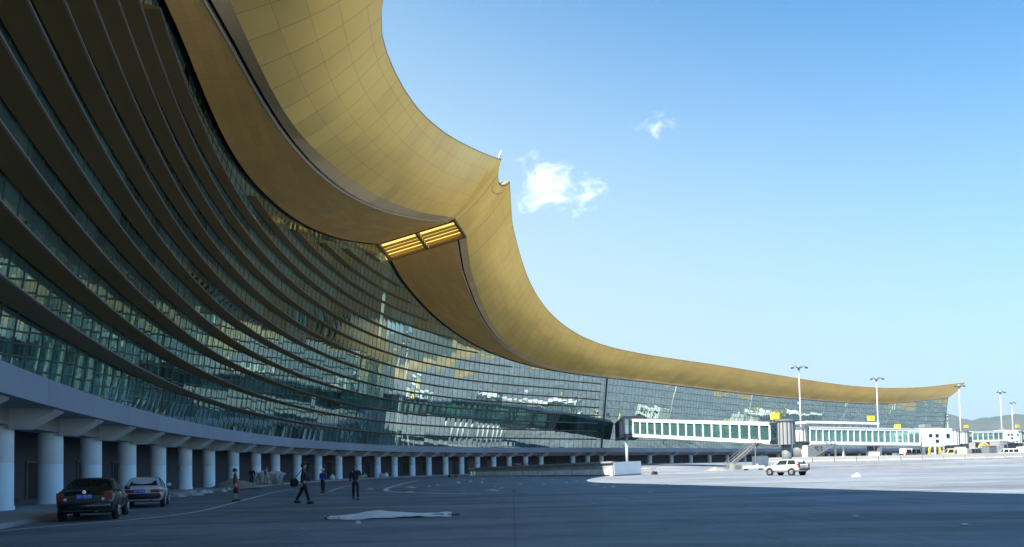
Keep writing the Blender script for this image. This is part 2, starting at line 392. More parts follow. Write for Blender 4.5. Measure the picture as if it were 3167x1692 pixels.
BRK = plain('bracket_paint', (.6,.61,.6), .7, var=.06)
COLS = [14.3,20.3,26.3,32.3,38.3,44.3,50.1,55.8,61.9,68.0,73.9,79.5,85.8,91.9,97.5,104.1,110.6,117.0,123.0,128.8,133.8,138.9,143.5,148.1,152.4,156.6,160.9,165.0,169.4,173.7,183.1,187.9,192.6,212.2,222.1,231.7,241.4]
s = 251.0
while s < 384: COLS.append(s); s += 9.7
for s in COLS:
    p = pt(s, -2.3, 0); b = gz(p.x, p.y)
    m = M(); m.tube([(p.x, p.y, b-.1), (p.x, p.y, b+.3), (p.x, p.y, b+.305), (p.x, p.y, 2.0), (p.x, p.y, 2.01), (p.x, p.y, 2.03), (p.x, p.y, 2.04), (p.x, p.y, 3.52)], [.555, .555, .52, .52, .508, .508, .52, .52], n=28, cap=False)
    m.build('column', COLM, T)
    n = Nrm(s); t = Vector((-n.y, n.x)); m = M(); hw = .62
    def q(o, w, z): c = F(s)+n*o+t*w; return (c.x, c.y, z)
    prof = [(-1.76, 3.36), (-1.3, 3.36), (-.2, 4.05), (-.2, 4.158), (-1.76, 4.158)]
    A = [q(o, -hw, z) for o, z in prof]; B = [q(o, hw, z) for o, z in prof]
    m.face(A); m.face(B[::-1])
    for i in range(len(A)): m.face([A[i], A[(i+1) % len(A)], B[(i+1) % len(A)], B[i]])
    m.build('bracket', BRK, T)
# doors and openings in the back wall: (along, width, sill, head, material, leaf?)
DOORS = [(48.2,1.0,0,2.3,DARK),(49.4,1.1,0,2.3,DOORM),(52.6,1.2,.1,2.2,DARK),(54.4,1.2,.1,2.2,DARK),(53.2,3.6,2.35,3.5,DARK),(58.2,2.6,.1,2.1,DARK),(60.2,2.6,2.4,3.4,DARK),
         (64.2,.9,0,2.2,DARK),(66.3,1.0,0,2.2,DOORM),(70.2,1.6,.5,2.2,DARK),(72,.8,0,2.2,DOORM),(77.2,.8,0,2.2,DARK),(83.4,1.0,0,2.2,DARK),(89.2,1.4,0,2.6,DARK),
         (101.2,1.4,0,2.4,DARK),(114.5,1.6,1.2,2.4,DARK),(121.0,1.6,0,2.5,DARK),(131.5,1.4,0,2.6,DARK),(141.8,2.2,.6,2.4,DARK),(147,2.2,.8,2.4,DARK),(152.5,2.4,.2,2.6,GREYP),(158.6,2.4,.2,2.9,GREYP),(163.2,1.6,.2,2.6,GREYP),
         (178.6,6.0,0,3.3,DARK),(190.2,1.2,.2,2.6,DARK),(198,2.2,.2,2.5,DARK),(205,1.2,.2,2.6,DARK),(217,1.6,1.2,3,DOORM),(226.6,1.3,1.2,3.2,DARK),(236,4,1.2,3.4,DARK),(250,2,1.2,3.2,DARK),(262,3,1.2,3.3,DARK)]
for s, w, a, b, mt in DOORS:
    m = M(); n = Nrm(s); c = F(s)-n*5.97; rz = math.atan2(n.y, n.x)-math.pi/2
    m.box((c.x, c.y, (a+b)/2+.1), (w, .08, b-a), rz)
    d = m.build('door' if a < .3 or a == 1.2 else 'window', mt, T)
    m = M(); c2 = F(s)-n*5.94
    for k in (-1, 1): 
        e = Vector((-n.y, n.x))*k*(w/2+.04); m.box((c2.x+e.x, c2.y+e.y, (a+b)/2+.1), (.08, .14, b-a+.1), rz)
    m.box((c2.x, c2.y, b+.16), (w+.16, .14, .09), rz)
    m.build('door_frame' if a < .3 or a == 1.2 else 'window_frame', GREYP, d)

# curtain wall
LEV = [ZB]+[6.95+1.72*k for k in range(18)]
rnd = random.Random(5)
m = M(); mg = M(); PW = 1.4; GR = {}
npan = int((S1-S0)/PW)
for i in range(npan):
    a = S0+i*PW; b = a+PW
    if SU-.3 < a < SL-1.1 and False: continue
    za, zb_ = zg(a+.01), zg(b-.01)
    for k in range(len(LEV)):
        lo = LEV[k]; hi = LEV[k+1] if k+1 < len(LEV) else 99
        if lo >= max(za, zb_)-.02: break
        ha, hb = min(hi, za), min(hi, zb_)
        if ha <= lo+.02 and hb <= lo+.02: break
        ha = max(ha, lo+.01); hb = max(hb, lo+.01)
        gk = (i//5, k//2)
        if gk not in GR: GR[gk] = (rnd.gauss(0, .0035), rnd.gauss(0, .007), rnd.random())
        t1, t2 = GR[gk][0]+rnd.gauss(0, .0015), GR[gk][1]+rnd.gauss(0, .002)
        if rnd.random() < .02: t2 += .03
        g = .02
        m.face([pt(a+g, og(lo)-t1*.7-t2*.8, lo), pt(b-g, og(lo)+t1*.7-t2*.8, lo), pt(b-g, og(hb)+t1*.7+t2*.8, hb), pt(a+g, og(ha)-t1*.7+t2*.8, ha)], uv=[(GR[gk][2], rnd.random())]*4)
    # vertical mullion
    w, d = (.015, .03) if a < 190 else (.012, .015); top = za
    P = [pt(a-w, og(ZB)-.06, ZB), pt(a+w, og(ZB)-.06, ZB), pt(a+w, og(ZB)+d, ZB), pt(a-w, og(ZB)+d, ZB)]
    Q = [pt(a-w, og(top)-.06, top), pt(a+w, og(top)-.06, top), pt(a+w, og(top)+d, top), pt(a-w, og(top)+d, top)]
    for e in (1, 2, 3): mg.face([P[e], P[(e+1) % 4], Q[(e+1) % 4], Q[e]])
    # transoms
    for z in LEV[1:]:
        if z > min(za, zb_): break
        h = .022 if a < 190 else .05
        mg.face([pt(a, og(z)+.03, z-h), pt(b, og(z)+.03, z-h), pt(b, og(z)+.03, z+h), pt(a, og(z)+.03, z+h)])
        mg.face([pt(a, og(z)-.03, z-h), pt(b, og(z)-.03, z-h), pt(b, og(z)+.03, z-h), pt(a, og(z)+.03, z-h)])
GW = m.build('glass_wall', GLASS, T)
mg.build('mullion_grid', FRAME, GW)

# sunshade fins: one per level, ending where the roof soffit cuts them off
for k in range(len(LEV)-1):
    z = LEV[k+1]
    st = srange(S0, 188.0, 2.0)
    run = []; runs = []
    for s in st:
        if zg(s)-z > 1.0: run.append(s)
        else:
            if len(run) > 2: runs.append(run)
            run = []
    if len(run) > 2: runs.append(run)
    for run in runs:
        m = M(); R_ = []
        for s in run:
            w = interp(s, [0, 45, 80, 110, 150, 188], [.95, .9, .74, .58, .36, .26])
            i_, o_ = og(z)+.06, og(z)+w
            R_.append([pt(s, i_, z+.13), pt(s, o_-.1, z+.05), pt(s, o_, z+.025), pt(s, o_, z-.025), pt(s, o_-.06, z-.05), pt(s, i_, z-.15)])
        m.grid([[r[0] for r in R_], [r[1] for r in R_]], mi=0)
        m.grid([[r[4] for r in R_], [r[5] for r in R_]], mi=0)
        m.grid([[r[1] for r in R_], [r[2] for r in R_], [r[3] for r in R_], [r[4] for r in R_]], mi=1, smooth=False)
        m.face(R_[0], 0); m.face(R_[-1][::-1], 0)
        m.build('sunshade_fin', [FINM, ALU], T)
# the tall dark joint where the finned wall ends
m = M(); m.box(None, (1, 1, 1), mat=Matrix.Translation((0, 0, -99)))
m = M(); s = 190.0
P = [pt(s-.14, -.05, ZB), pt(s+.14, -.05, ZB), pt(s+.14, .16, ZB), pt(s-.14, .16, ZB)]; top = zg(s)
Q = [pt(s-.14, og(top)-.05, top), pt(s+.14, og(top)-.05, top), pt(s+.14, og(top)+.16, top), pt(s-.14, og(top)+.16, top)]
for e in range(4): m.face([P[e], P[(e+1) % 4], Q[(e+1) % 4], Q[e]])
m.build('expansion_joint', FRAME, T)

# interior behind the glass
m = M()
m.grid([[pt(s, -.35, 5.0) for s in ss], [pt(s, -20, 5.0) for s in ss]]); m.grid([[pt(s, -.35, 4.7) for s in ss], [pt(s, -20, 4.7) for s in ss]])
m.build('departure_floor', SLAB, T)
m = M(); m.grid([[pt(s, -3.5, 11.6) for s in ss], [pt(s, -20, 11.6) for s in ss]]); m.grid([[pt(s, -3.5, 11.0) for s in ss], [pt(s, -20, 11.0) for s in ss]]); m.grid([[pt(s, -3.5, 11.0) for s in ss], [pt(s, -3.5, 12.6) for s in ss]])
m.build('mezzanine', SLAB, T)
m = M(); m.grid([[pt(s, -20, 4.5) for s in ss], [pt(s, -20, zg(s)+1.0) for s in ss]]); m.build('inner_wall', INWALL, T)
m = M()
for a, b in ((S0, SU), (SL, S1)):
    q = srange(a, b, 3); m.grid([[pt(s, og(zg(s))-.1, zg(s)+.35) for s in q], [pt(s, -20, zg(s)+.7) for s in q]])
m.build('ceiling', SLAB, T)
m = M(); s = 30.0
while s < 190:
    m.beam(pt(s, -.55, 5.0), pt(s+.75, -1.3, 7.4), .16, .2); s += 1.55
m.build('raking_strut', STRUT, T)
BARM = plain('bar_paint', (.24,.32,.36), .5)  # short slanted bars drawn as pale strokes over the lowest glass
s = 50.5; k = 0
while s < 84:
    z1 = 6.1+.4*rnd.random(); m = M(); m.beam(pt(s, .0, 5.1), pt(s+.42+.2*rnd.random(), og(z1)+.04, z1), .08, .03); m.build('slanted_bar', BARM, T); k += 1
    s += 1.0 if k % 4 else 3.0
m = M(); s = 24.0
while s < 380:
    m.beam(pt(s, -1.5, 5.0), pt(s, og(zg(s))-1.6, zg(s)+.2), .45, .45); s += 8.4
m.build('inner_post', STRUT, T)

def RB(s): return 5-9*min(1, max(0, (s-250)/90))
# roof, both tiers
def roof(Tb, a, b, nm, extra=None):
    st = srange(a, b, 1.5)
    C = lambda c: [tab(Tb, s, c) for s in st]
    G, OS, ZS, OL, ZL, OE, ZE = (C(i) for i in range(1, 8))
    rows = []; uvs = []; n = 6
    for j in range(n+1):
        t = j/n; rw = []; u = []
        for i, s in enumerate(st):
            o0 = min(og(G[i])+.35, OS[i]-.02); rw.append(pt(s, o0+(OS[i]-o0)*t, G[i]+.12+(ZS[i]-G[i]-.12)*t)); u.append((s, (OS[i]-o0)*t))
        rows.append(rw); uvs.append(u)
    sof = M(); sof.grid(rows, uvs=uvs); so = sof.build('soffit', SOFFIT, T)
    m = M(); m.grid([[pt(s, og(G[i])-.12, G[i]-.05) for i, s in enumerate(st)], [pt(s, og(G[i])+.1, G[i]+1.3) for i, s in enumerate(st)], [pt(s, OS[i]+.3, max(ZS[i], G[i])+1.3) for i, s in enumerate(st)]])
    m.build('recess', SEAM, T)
    gap = [min(.32, .35*(OL[i]-OS[i])) for i in range(len(st))]
    m = M(); m.grid([[pt(s, OS[i]-.15, ZS[i]+.22) for i, s in enumerate(st)], [pt(s, OS[i]+gap[i]+.2, ZS[i]+.3) for i, s in enumerate(st)]]); m.build('joint', SEAM, T)
    m = M()
    m.grid([[pt(s, OS[i]-.14, ZS[i]-.02) for i, s in enumerate(st)], [pt(s, OS[i], ZS[i]-.1) for i, s in enumerate(st)], [pt(s, OS[i]+.03, ZS[i]+.2) for i, s in enumerate(st)]], smooth=False)
    m.build('edge_trim', TRIM, so)
    m = M(); m.grid([[pt(s, OS[i]+gap[i], ZS[i]+.02) for i, s in enumerate(st)], [pt(s, OL[i], ZL[i]) for i, s in enumerate(st)]], uvs=[[(s, 0) for s in st], [(s, 1.5) for s in st]])
    m.build('lip', LIPM, T)
    return st, G, OS, ZS, OL, ZL, OE, ZE
def eave_row(s, ol, zl, oe, ze, n=8, uw=None):
    w = math.hypot(oe-ol, ze-zl); r = []; u = []
    for j in range(n+1):
        t = j/n; sag = math.sin(math.pi*t)*.045*w
        r.append(pt(s, ol+(oe-ol)*t+sag*.55, zl+(ze-zl)*t-sag*.8)); u.append((s, (uw or w)*t))
    return r, u
uu = roof(UPPER, S0, SU, 'upper'); ll = roof(LOWER, SL, S1, 'lower')
NOTCH = [(117.35,21.75,42.4),(117.8,21.45,41.0),(118.4,21.45,40.35),(119.3,21.7,40.25),(120.4,22.05,40.6),(121.4,22.3,41.15)]
rows = []; uvs = []; edge = []
for st, G, OS, ZS, OL, ZL, OE, ZE in (uu, ll):
    for i, s in enumerate(st):
        r, u = eave_row(s, OL[i], ZL[i], OE[i], ZE[i]); rows.append(r); uvs.append(u); edge.append((s, OE[i], ZE[i]))
    if st is uu[0]:
        for s, o, z in NOTCH:
            t = (s-SU)/(SL-SU); ol = uu[4][-1]+(ll[4][0]-uu[4][-1])*t; zl = uu[5][-1]+(ll[5][0]-uu[5][-1])*t
            r, u = eave_row(s, ol, zl, o, z, uw=math.hypot(uu[6][-1]-uu[4][-1], uu[7][-1]-uu[5][-1])); rows.append(r); uvs.append(u); edge.append((s, o, z))
nU = len(uu[0])
m = M(); m.grid(rows[:nU], uvs=uvs[:nU]); m.grid(rows[nU-1:nU+len(NOTCH)+1], uvs=[[(c[0], .3+1.3*k/8) for k, c in enumerate(q)] for q in uvs[nU-1:nU+len(NOTCH)+1]]); m.grid(rows[nU+len(NOTCH):], uvs=uvs[nU+len(NOTCH):]); m.build('gold_fascia', GOLD, T)
# rim and roof skin
def skin(E):
    m = M(); rows = [[], [], [], [], []]
    for s, o, z in E:
        si = min(s, 111.0) if s < 119.5 else max(s, 125.0)
        rows[0].append(pt(s, o, z)); rows[1].append(pt(s, o+.05, z+.12)); rows[2].append(pt(s, o-.5, z+.32)); rows[3].append(pt(si, o-5, z+1.0-2.2*min(1, max(0, (s-250)/90)))); rows[4].append(pt(si, -24, z+RB(s)))
    m.grid(rows); return m
E1 = [e for e in edge if e[0] <= SU+.01]; E2 = [e for e in edge if e[0] >= SL-.01]
skin(E1).build('roof_skin', ROOFM, T); skin(E2).build('roof_skin', ROOFM, T)
m = M(); En = [e for e in edge if SU-.01 <= e[0] <= SL+.01]
m.grid([[pt(s, o, z) for s, o, z in En], [pt(s, o+.06, z+.3) for s, o, z in En], [pt(s, o-.8, z+.32) for s, o, z in En], [pt(s, o-.8, z-1.0) for s, o, z in En]])
m.build('notch_rim', ROOFM, T)
m = M(); nz = pt(116.7, 21.9, 43.3)  # white tube added to look like a sunlit bit of roof edge
m.tube([nz, nz+Vector((.05, 0, .5)), nz+Vector((.3, .1, 1.2))], [.16, .14, .1], n=8); m.build('sunlit_edge_bit', WHITE, T)
def endwall(s, G, OS, ZS, OL, ZL, OE, ZE, mt):
    m = M()
    if 100 < s < 130: q = [pt(s, og(G)-2, G), pt(s, OS, ZS), pt(s, OS, ZS+1.3), pt(s, og(G)-2, G+1.3)]
    else: q = [pt(s, -24, ZE+RB(s)), pt(s, -24, G), pt(s, og(G), G), pt(s, OS, ZS), pt(s, OL, ZL), pt(s, OE, ZE), pt(s, OE-.5, ZE+.32), pt(s, OE-5, ZE+1.0-2.2*min(1, max(0, (s-250)/90)))]
    m.face(q); m.build('roof_end_wall', mt, T)
endwall(SU, *[c[-1] for c in uu[1:]], SOFFIT); endwall(SL, *[c[0] for c in ll[1:]], SOFFIT)
endwall(S1, *[c[-1] for c in ll[1:]], GOLD); endwall(S0, *[c[0] for c in uu[1:]], SOFFIT)
# glazed end of the far wing
m = M(); a = pt(S1, 0, ZB); gt = zg(S1)
m.face([pt(S1, 0, ZB), pt(S1, og(gt), gt), pt(S1, -24, gt), pt(S1, -24, ZB)]); m.build('end_glass', GLASS, T)
m = M(); m.face([pt(S1, -7, -.5), pt(S1, -7, ZB), pt(S1, -24, ZB), pt(S1, -24, -.5)]); m.build('end_wall', BACKW, T)
m = M(); m.grid([[pt(s, -24, -.5) for s in ss], [pt(s, -24, tab(tier(s), s, 7)+RB(s)) for s in ss]]); m.build('rear_wall', BACKW, T)
# gold slatted slot between the tiers: frame, slats and translucent panels lit from above
TRANS, nt_, b_ = newmat('gold_skylight_panel'); nt_.nodes.remove(b_)
tl = N(nt_, 'ShaderNodeBsdfTranslucent'); tl.inputs[0].default_value = (.6, .48, .13, 1); df = N(nt_, 'ShaderNodeBsdfDiffuse'); df.inputs[0].default_value = (.8, .6, .15, 1)
mx = N(nt_, 'ShaderNodeMixShader'); mx.inputs[0].default_value = .3; nt_.links.new(tl.outputs[0], mx.inputs[1]); nt_.links.new(df.outputs[0], mx.inputs[2]); nt_.links.new(mx.outputs[0], nt_.nodes['Material Output'].inputs['Surface'])
GU, GL_ = uu[1][-1], ll[1][0]
def slot(a, b):
    """a across 0..1 from glass to seam, b along 0..1 from upper to lower tier"""
    o0 = og(GU)*(1-b)+og(GL_)*b; o1 = uu[4][-1]*(1-b)+ll[4][0]*b
    z0 = GU*(1-b)+GL_*b; z1 = uu[5][-1]*(1-b)+ll[5][0]*b-.3
    return pt(SU+(SL-SU)*b, o0+(o1-o0)*a, z0+(z1-z0)*a+.25)
SLT = plain('gold_slat', (.5, .36, .1), .45, .3)
m = M()
for a in (0.01, .5, .99): m.beam(slot(a, 0), slot(a, 1), .35, .5)
for b in (.03, .97): m.beam(slot(0, b), slot(1, b), .3, .45)
SLOT = m.build('slot_frame', FINM, T)
m = M()
for b in (.3, .45, .62, .8): m.beam(slot(.02, b), slot(.98, b), .2, .3)
m.build('slat', SLT, SLOT)
m = M()
for a0, a1 in ((.02, .48), (.52, .98)):
    m.face([slot(a0, .03)+Vector((0,0,.3)), slot(a1, .03)+Vector((0,0,.3)), slot(a1, .97)+Vector((0,0,.3)), slot(a0, .97)+Vector((0,0,.3))])
m.build('panel', TRANS, SLOT)

# pavement under the columns and its kerb, painted lines
m = M(); q = srange(S0, 380, 3)
def zz(s, o, z): p = pt(s, o, 0); return Vector((p.x, p.y, gz(p.x, p.y)+z))
PAVE = plain('pavement_concrete', (.3,.3,.3), .85, var=.22, scale=.5, bump=.2)
m.grid([[zz(s, -6, .15) for s in q], [zz(s, .6, .15) for s in q]]); m.build('pavement', PAVE)['kind'] = 'structure'
m = M(); m.grid([[zz(s, .604, .155) for s in q], [zz(s, .8, .15) for s in q], [zz(s, .82, -.05) for s in q]], smooth=False); m.build('kerb', PAVE)['kind'] = 'structure'
PAINT = plain('road_paint', (.55,.56,.56), .8, var=.35, scale=2.5)
def ribbon(m, pts, w):
    P = [Vector((x, y)) for x, y in pts]; Q = []
    for i in range(len(P)-1):
        for k in range(6):
            g = lambda j: P[max(0, min(len(P)-1, j))]
            Q.append(cat(g(i-1), g(i), g(i+1), g(i+2), k/6))
    Q.append(P[-1]); a = []; b = []
    for i, p in enumerate(Q):
        d = (Q[min(i+1, len(Q)-1)]-Q[max(i-1, 0)]).normalized(); n = Vector((-d.y, d.x))*w/2
        a.append((p.x+n.x, p.y+n.y, gz(p.x, p.y)+.005)); b.append((p.x-n.x, p.y-n.y, gz(p.x, p.y)+.005))
    m.grid([a, b], flip=False)
m = M()
ribbon(m, [(-14.6,17),(-14.04,19.61),(-13.3,21.6),(-12.4,23.3),(-12,25.5),(-12.2,28.5),(-13.2,33.5),(-15.3,43.5),(-16.6,50),(-17.6,57.5)], .2)
ribbon(m, [(-12.53,48.9),(-14.5,62),(-15.3,77)], .2)
ribbon(m, [(-1.72,39),(-5.71,42.8),(-7.67,45.9),(-8.6,48.6),(-9.5,54.4),(-10.6,69.5),(-11,82.7)], .3)
m.build('road_markings', PAINT)['kind'] = 'structure'
# ------------------------------------------------------------------ boarding bridges
def bridge(label, A, B, fa, fb, w=3.0, h=3.25, bays=16, wide=False, rot=None, cab=None, canopy=False, leg=(), stair=None, sign=None, group='boarding bridges', brace=True):
    A = Vector(A); B = Vector(B); mid = (A+B)/2
    root = thing('boarding_bridge', (mid.x, mid.y, gz(mid.x, mid.y)), label, 'boarding bridge', group)
    d = (B-A); L = d.length; d /= L; n = Vector((d.y, -d.x))
    if n.dot(-mid) < 0: n = -n                      # n points to the apron side
    def P(t, o, z): p = A+d*(L*t)+n*o; return Vector((p.x, p.y, fa+(fb-fa)*t+z))
    m = M()
    for side in (-1, 1):
        o = side*w/2
        m.beam(P(0, o, .28), P(1, o, .28), .22, .56); m.beam(P(0, o, h-.22), P(1, o, h-.22), .22, .44)
        for i in range(bays+1):
            t = i/bays; m.beam(P(t, o, .5), P(t, o, h-.4), .2 if (i % 2 == 0 or not wide) else .12, .2)
    m.beam(P(0, 0, h+.05), P(1, 0, h+.05), w+.35, .14); m.beam(P(0, 0, -.08), P(1, 0, -.08), w, .16)
    fr = m.build('tunnel_frame', WHITE, root)
    m = M()
    if brace:
        for side in (-1, 1):
            for i in range(bays):
                if (i*7) % 3: continue
                a, b = (i/bays, (i+1)/bays); m.beam(P(a, side*(w/2-.15), h-.5), P(b, side*(w/2-.15), .6), .1, .1)
        m.build('brace', STRUT, fr)
    for side in (-1, 1):
        m = M(); o = side*(w/2-.04)
        for i in range(bays):
            a, b = i/bays, (i+1)/bays; m.face([P(a, o, .5), P(b, o, .5), P(b, o, h-.4), P(a, o, h-.4)])
        m.build('glass_panel', BGLASS, fr)
    m = M(); m.beam(P(0, 0, .1), P(1, 0, .1), w-.3, .08); m.build('walkway', DKGREY, fr)
    if canopy:
        m = M(); m.beam(P(-.02, -.4, h+1.0), P(.62, -.4, h+1.0), w+1, .45)
        for i in range(9): q = P(.0+.075*i, -.4, h+.1); m.beam(q+Vector((0,0,0)), q+Vector((0,0,.75)), .25, .25)
        m.build('roof_canopy', WHITE, root)
    if rot:
        t, rr, z0, z1, mt = rot; c = P(t, 0, 0)
        g = gz(c.x, c.y); m = M()
        m.tube([(c.x, c.y, z0), (c.x, c.y, z1)], rr, n=14, smooth=False); ro = m.build('rotunda', mt, root)
        m = M(); m.tube([(c.x, c.y, z1), (c.x, c.y, z1+.28)], rr+.15, n=14, smooth=False); m.build('rotunda_cap', GREYP, ro)
        m = M()
        for k in range(14):
            a = 2*math.pi*(k+.5)/14+.2; q = Vector((c.x+math.cos(a)*rr, c.y+math.sin(a)*rr, 0)); m.beam((q.x, q.y, z0+.1), (q.x, q.y, z1-.1), .1, .1)
        m.build('panel_rib', DKGREY, ro)
        m = M(); m.tube([(c.x, c.y, g-.2), (c.x, c.y, z0)], min(1.0, rr*.55), n=16); m.build('support_column', GREYP, root)
    for t, ww, mt in leg:
        c = P(t, 0, 0); g = gz(c.x, c.y); m = M()
        for side in (-1, 1):
            q = c+Vector((n.x, n.y, 0))*side*1.05; m.beam((q.x, q.y, g+.3), (q.x, q.y, c.z-.1), ww, ww)
            m.beam((q.x-d.x*.9, q.y-d.y*.9, g+.75), (q.x+d.x*.9, q.y+d.y*.9, g+.75), .4, .4)
        lo = m.build('support_leg', mt, root); m = M()
        for side in (-1, 1):
            for k in (-.62, .62):
                q = c+Vector((n.x, n.y, 0))*side*1.05+Vector((d.x, d.y, 0))*k
                m.tube([(q.x-n.x*.2, q.y-n.y*.2, g+.42), (q.x+n.x*.2, q.y+n.y*.2, g+.42)], .42, n=14)
        m.build('wheel', BLACK, lo)
    if cab:
        a, b = cab; c = P(a, 0, 0); e = P(b, 0, 0); ang = math.atan2(d.y, d.x)
        m = M(); m.box((c+e)/2+Vector((0, 0, h*.52)), ((c-e).length, w+.9, h+.5), ang); cb = m.build('cab', WHITE, root)
        m = M(); m.box(e+Vector((d.x*.9, d.y*.9, h*.55)), (2.0, w+1.7, h+.2), ang+.12); m.build('canopy_hood', WHITE, cb)
        m = M()
        for k, zz_ in ((.35, .62), (.7, .62), (.7, .28)):
            q = P(a+(b-a)*k, w/2+.46, h*zz_); m.box(q, (.75, .06, .62), ang)
        q = e+Vector((d.x*.9, d.y*.9, h*.6))+Vector((n.x, n.y, 0))*(w/2+.87); m.box(q, (.9, .06, .8), ang+.12)
        m.build('cab_window', DARK, cb)
        m = M(); q = P(a+(b-a)*.5, 0, h+.85); m.box(q, (1.6, 1.6, .55), ang); m.build('air_unit', GREYP, cb)
    if stair:
        t0, out, run, dirn = stair          # a flight running along the tunnel, going down
        c = P(t0, w/2+out, 0); g = gz(c.x, c.y); H = c.z-g; m = M(); st = Vector((d.x, d.y, 0))*dirn
        e = c+st*run; e.z = g
        for k in (-.5, .5):
            o = Vector((n.x, n.y, 0))*k; m.beam(c+o, e+o, .09, .3)
            m.beam(c+o+Vector((0,0,1.0)), e+o+Vector((0,0,1.0)), .06, .06); m.beam(c+o+Vector((0,0,.55)), e+o+Vector((0,0,.55)), .05, .05)
            for i in range(7): q = c+(e-c)*(i/6)+o; m.beam(q, q+Vector((0,0,1.0)), .05, .05)
        for i in range(14): q = c+(e-c)*((i+.5)/14); m.box(q, (1.0, .28, .04), math.atan2(d.y, d.x)+math.pi/2)
        m.box(P(t0, w/2+out/2, .05), (1.2, out+1.1, .1), math.atan2(d.y, d.x))
        q = P(t0, w/2+out+.4, 0); m.beam((q.x, q.y, g), (q.x, q.y, c.z), .12, .12)
        m.build('stair', GALV, root)
    if sign:
        t, zz_ = sign; c = P(t, 0, h+zz_); ang = math.atan2(d.y, d.x)
        m = M(); m.box(c+Vector((0, 0, .55)), (1.55, .28, .95), ang); sg = m.build('number_sign', YEL, root)
        m = M()
        for k in (-.5, .5): m.beam(c+Vector((d.x, d.y, 0))*k+Vector((0,0,-zz_)), c+Vector((d.x, d.y, 0))*k+Vector((0,0,.1)), .1, .1)
        m.build('sign_post', GALV, sg)
        m = M()
        for k, (dx, dz, sw, sh) in enumerate(((-.28, 0, .09, .4), (-.1, .15, .22, .08), (-.1, -.15, .22, .08), (-.02, 0, .08, .38), (.2, .15, .22, .08), (.2, 0, .2, .08), (.28, -.05, .08, .3))):
            q = c+Vector((d.x, d.y, 0))*dx+Vector((n.x, n.y, 0))*.146+Vector((0, 0, .55+dz)); m.box(q, (sw, .012, sh), ang)
        m.build('sign_figure', SIGNINK, sg)
    return root
SIGNINK = plain('sign_ink', (.75, .3, .08), .6)
b1 = bridge('long white glazed boarding bridge sloping down from the dark corridor to a grey rotunda', (24.0, 135), (40.6, 110), 6.5, 4.05, bays=16,
       rot=(1.06, 1.3, 3.9, 7.45, ROTP), leg=(), stair=(.94, .8, 6.0, -1), sign=(1.0, .5))
m = M()
def b1box(c, s): m.box(c, s, math.atan2(-25, 16.6))
c = Vector((41.9, 108)); 
m.box((37.3, 113.5, 5.55), (6.0, 3.05, 3.1), math.atan2(-25, 16.6)) if False else None
bridge('middle white boarding bridge with teal windows and a flat canopy above its near end', (56.5, 138), (81.5, 145), 4.5, 3.95, bays=18, wide=True,
       rot=(-.06, 1.75, 5.1, 7.5, WHITE), cab=(1.02, 1.2), canopy=True, leg=((.3, .28, WHITE), (.62, .9, GREYP)), stair=(.17, 1.0, 7.0, -1), sign=(.6, 1.6), brace=False)
bridge('third boarding bridge along with short white tunnel between two boxy cabs', (143.5, 225), (156, 229), 6.05, 6.2, bays=6, wide=True,
       rot=(-.3, 2.6, 5.6, 9.2, WHITE), cab=(1.0, 1.32), leg=((-.25, 1.6, GREYP), (.45, .4, WHITE)), stair=(.95, 1.2, 7, -1), sign=(-.05, 1.2), brace=False)
bridge('farthest boarding bridge at the right edge with dark end window', (165, 232), (178, 237), 6.1, 6.2, bays=6, wide=True,
       rot=(-.25, 2.4, 5.6, 9.2, WHITE), cab=(1.0, 1.3), leg=((-.2, 1.6, GREYP), (.5, .4, WHITE)), stair=None, sign=(-.1, 1.2), brace=False)
bridge('small white boarding bridge cab with slanted teal window beyond the middle bridge', (104, 190), (112, 186), 4.9, 4.9, bays=5, wide=True,
       rot=(1.2, 2.0, 4.6, 8.4, WHITE), cab=(-.3, 0), leg=((.5, .5, GREYP),), sign=(-.15, 1.3), brace=False)

# link corridor from the facade to the first bridge, its shade painted dark blue
lc = thing('link_corridor', (24.3, 147, 0), 'link corridor box with its shade painted dark blue between the glass wall and the white boarding bridge', 'link corridor')
m = M(); a = Vector((23.4, 136.6)); b = Vector((25.2, 160)); d = (b-a).normalized()
def lp(t, o, z): p = a+(b-a)*t+Vector((d.y, -d.x))*o; return (p.x, p.y, z)
m.beam(lp(0, 0, 10.35), lp(1, 0, 10.35), 4.2, .5); m.beam(lp(0, 0, 6.95), lp(1, 0, 6.95), 4.2, .55)
for t in (0, .1, .22, .34, .5, .7, .9):
    for o in (-2, 2): m.beam(lp(t, o, 7.2), lp(t, o, 10.2), .4 if t != .1 else .2, .5)
for o in (-.9, 0.5): m.beam(lp(0, o, 7.2), lp(0, o, 10.2), .3, .3)
m.face([lp(.34, -2.05, 7), lp(1, -2.05, 7), lp(1, -2.05, 10.3), lp(.34, -2.05, 10.3)])
m.build('corridor_frame', SHADEBLUE, lc)
m = M(); m.face([lp(.005, -2, 7.2), lp(.005, 2, 7.2), lp(.005, 2, 10.1), lp(.005, -2, 10.1)])
for o in (-1.98, 1.98): m.face([lp(0, o, 7.2), lp(.4, o, 7.2), lp(.4, o, 10.1), lp(0, o, 10.1)])
m.build('corridor_window', BGLASS, lc)
m = M()
for o in (-1.4,): q = lp(.06, o, 0); m.tube([(q[0], q[1], gz(q[0], q[1])-.1), (q[0], q[1], 6.8)], .24, n=14)
m.build('support_column', COLM, lc)
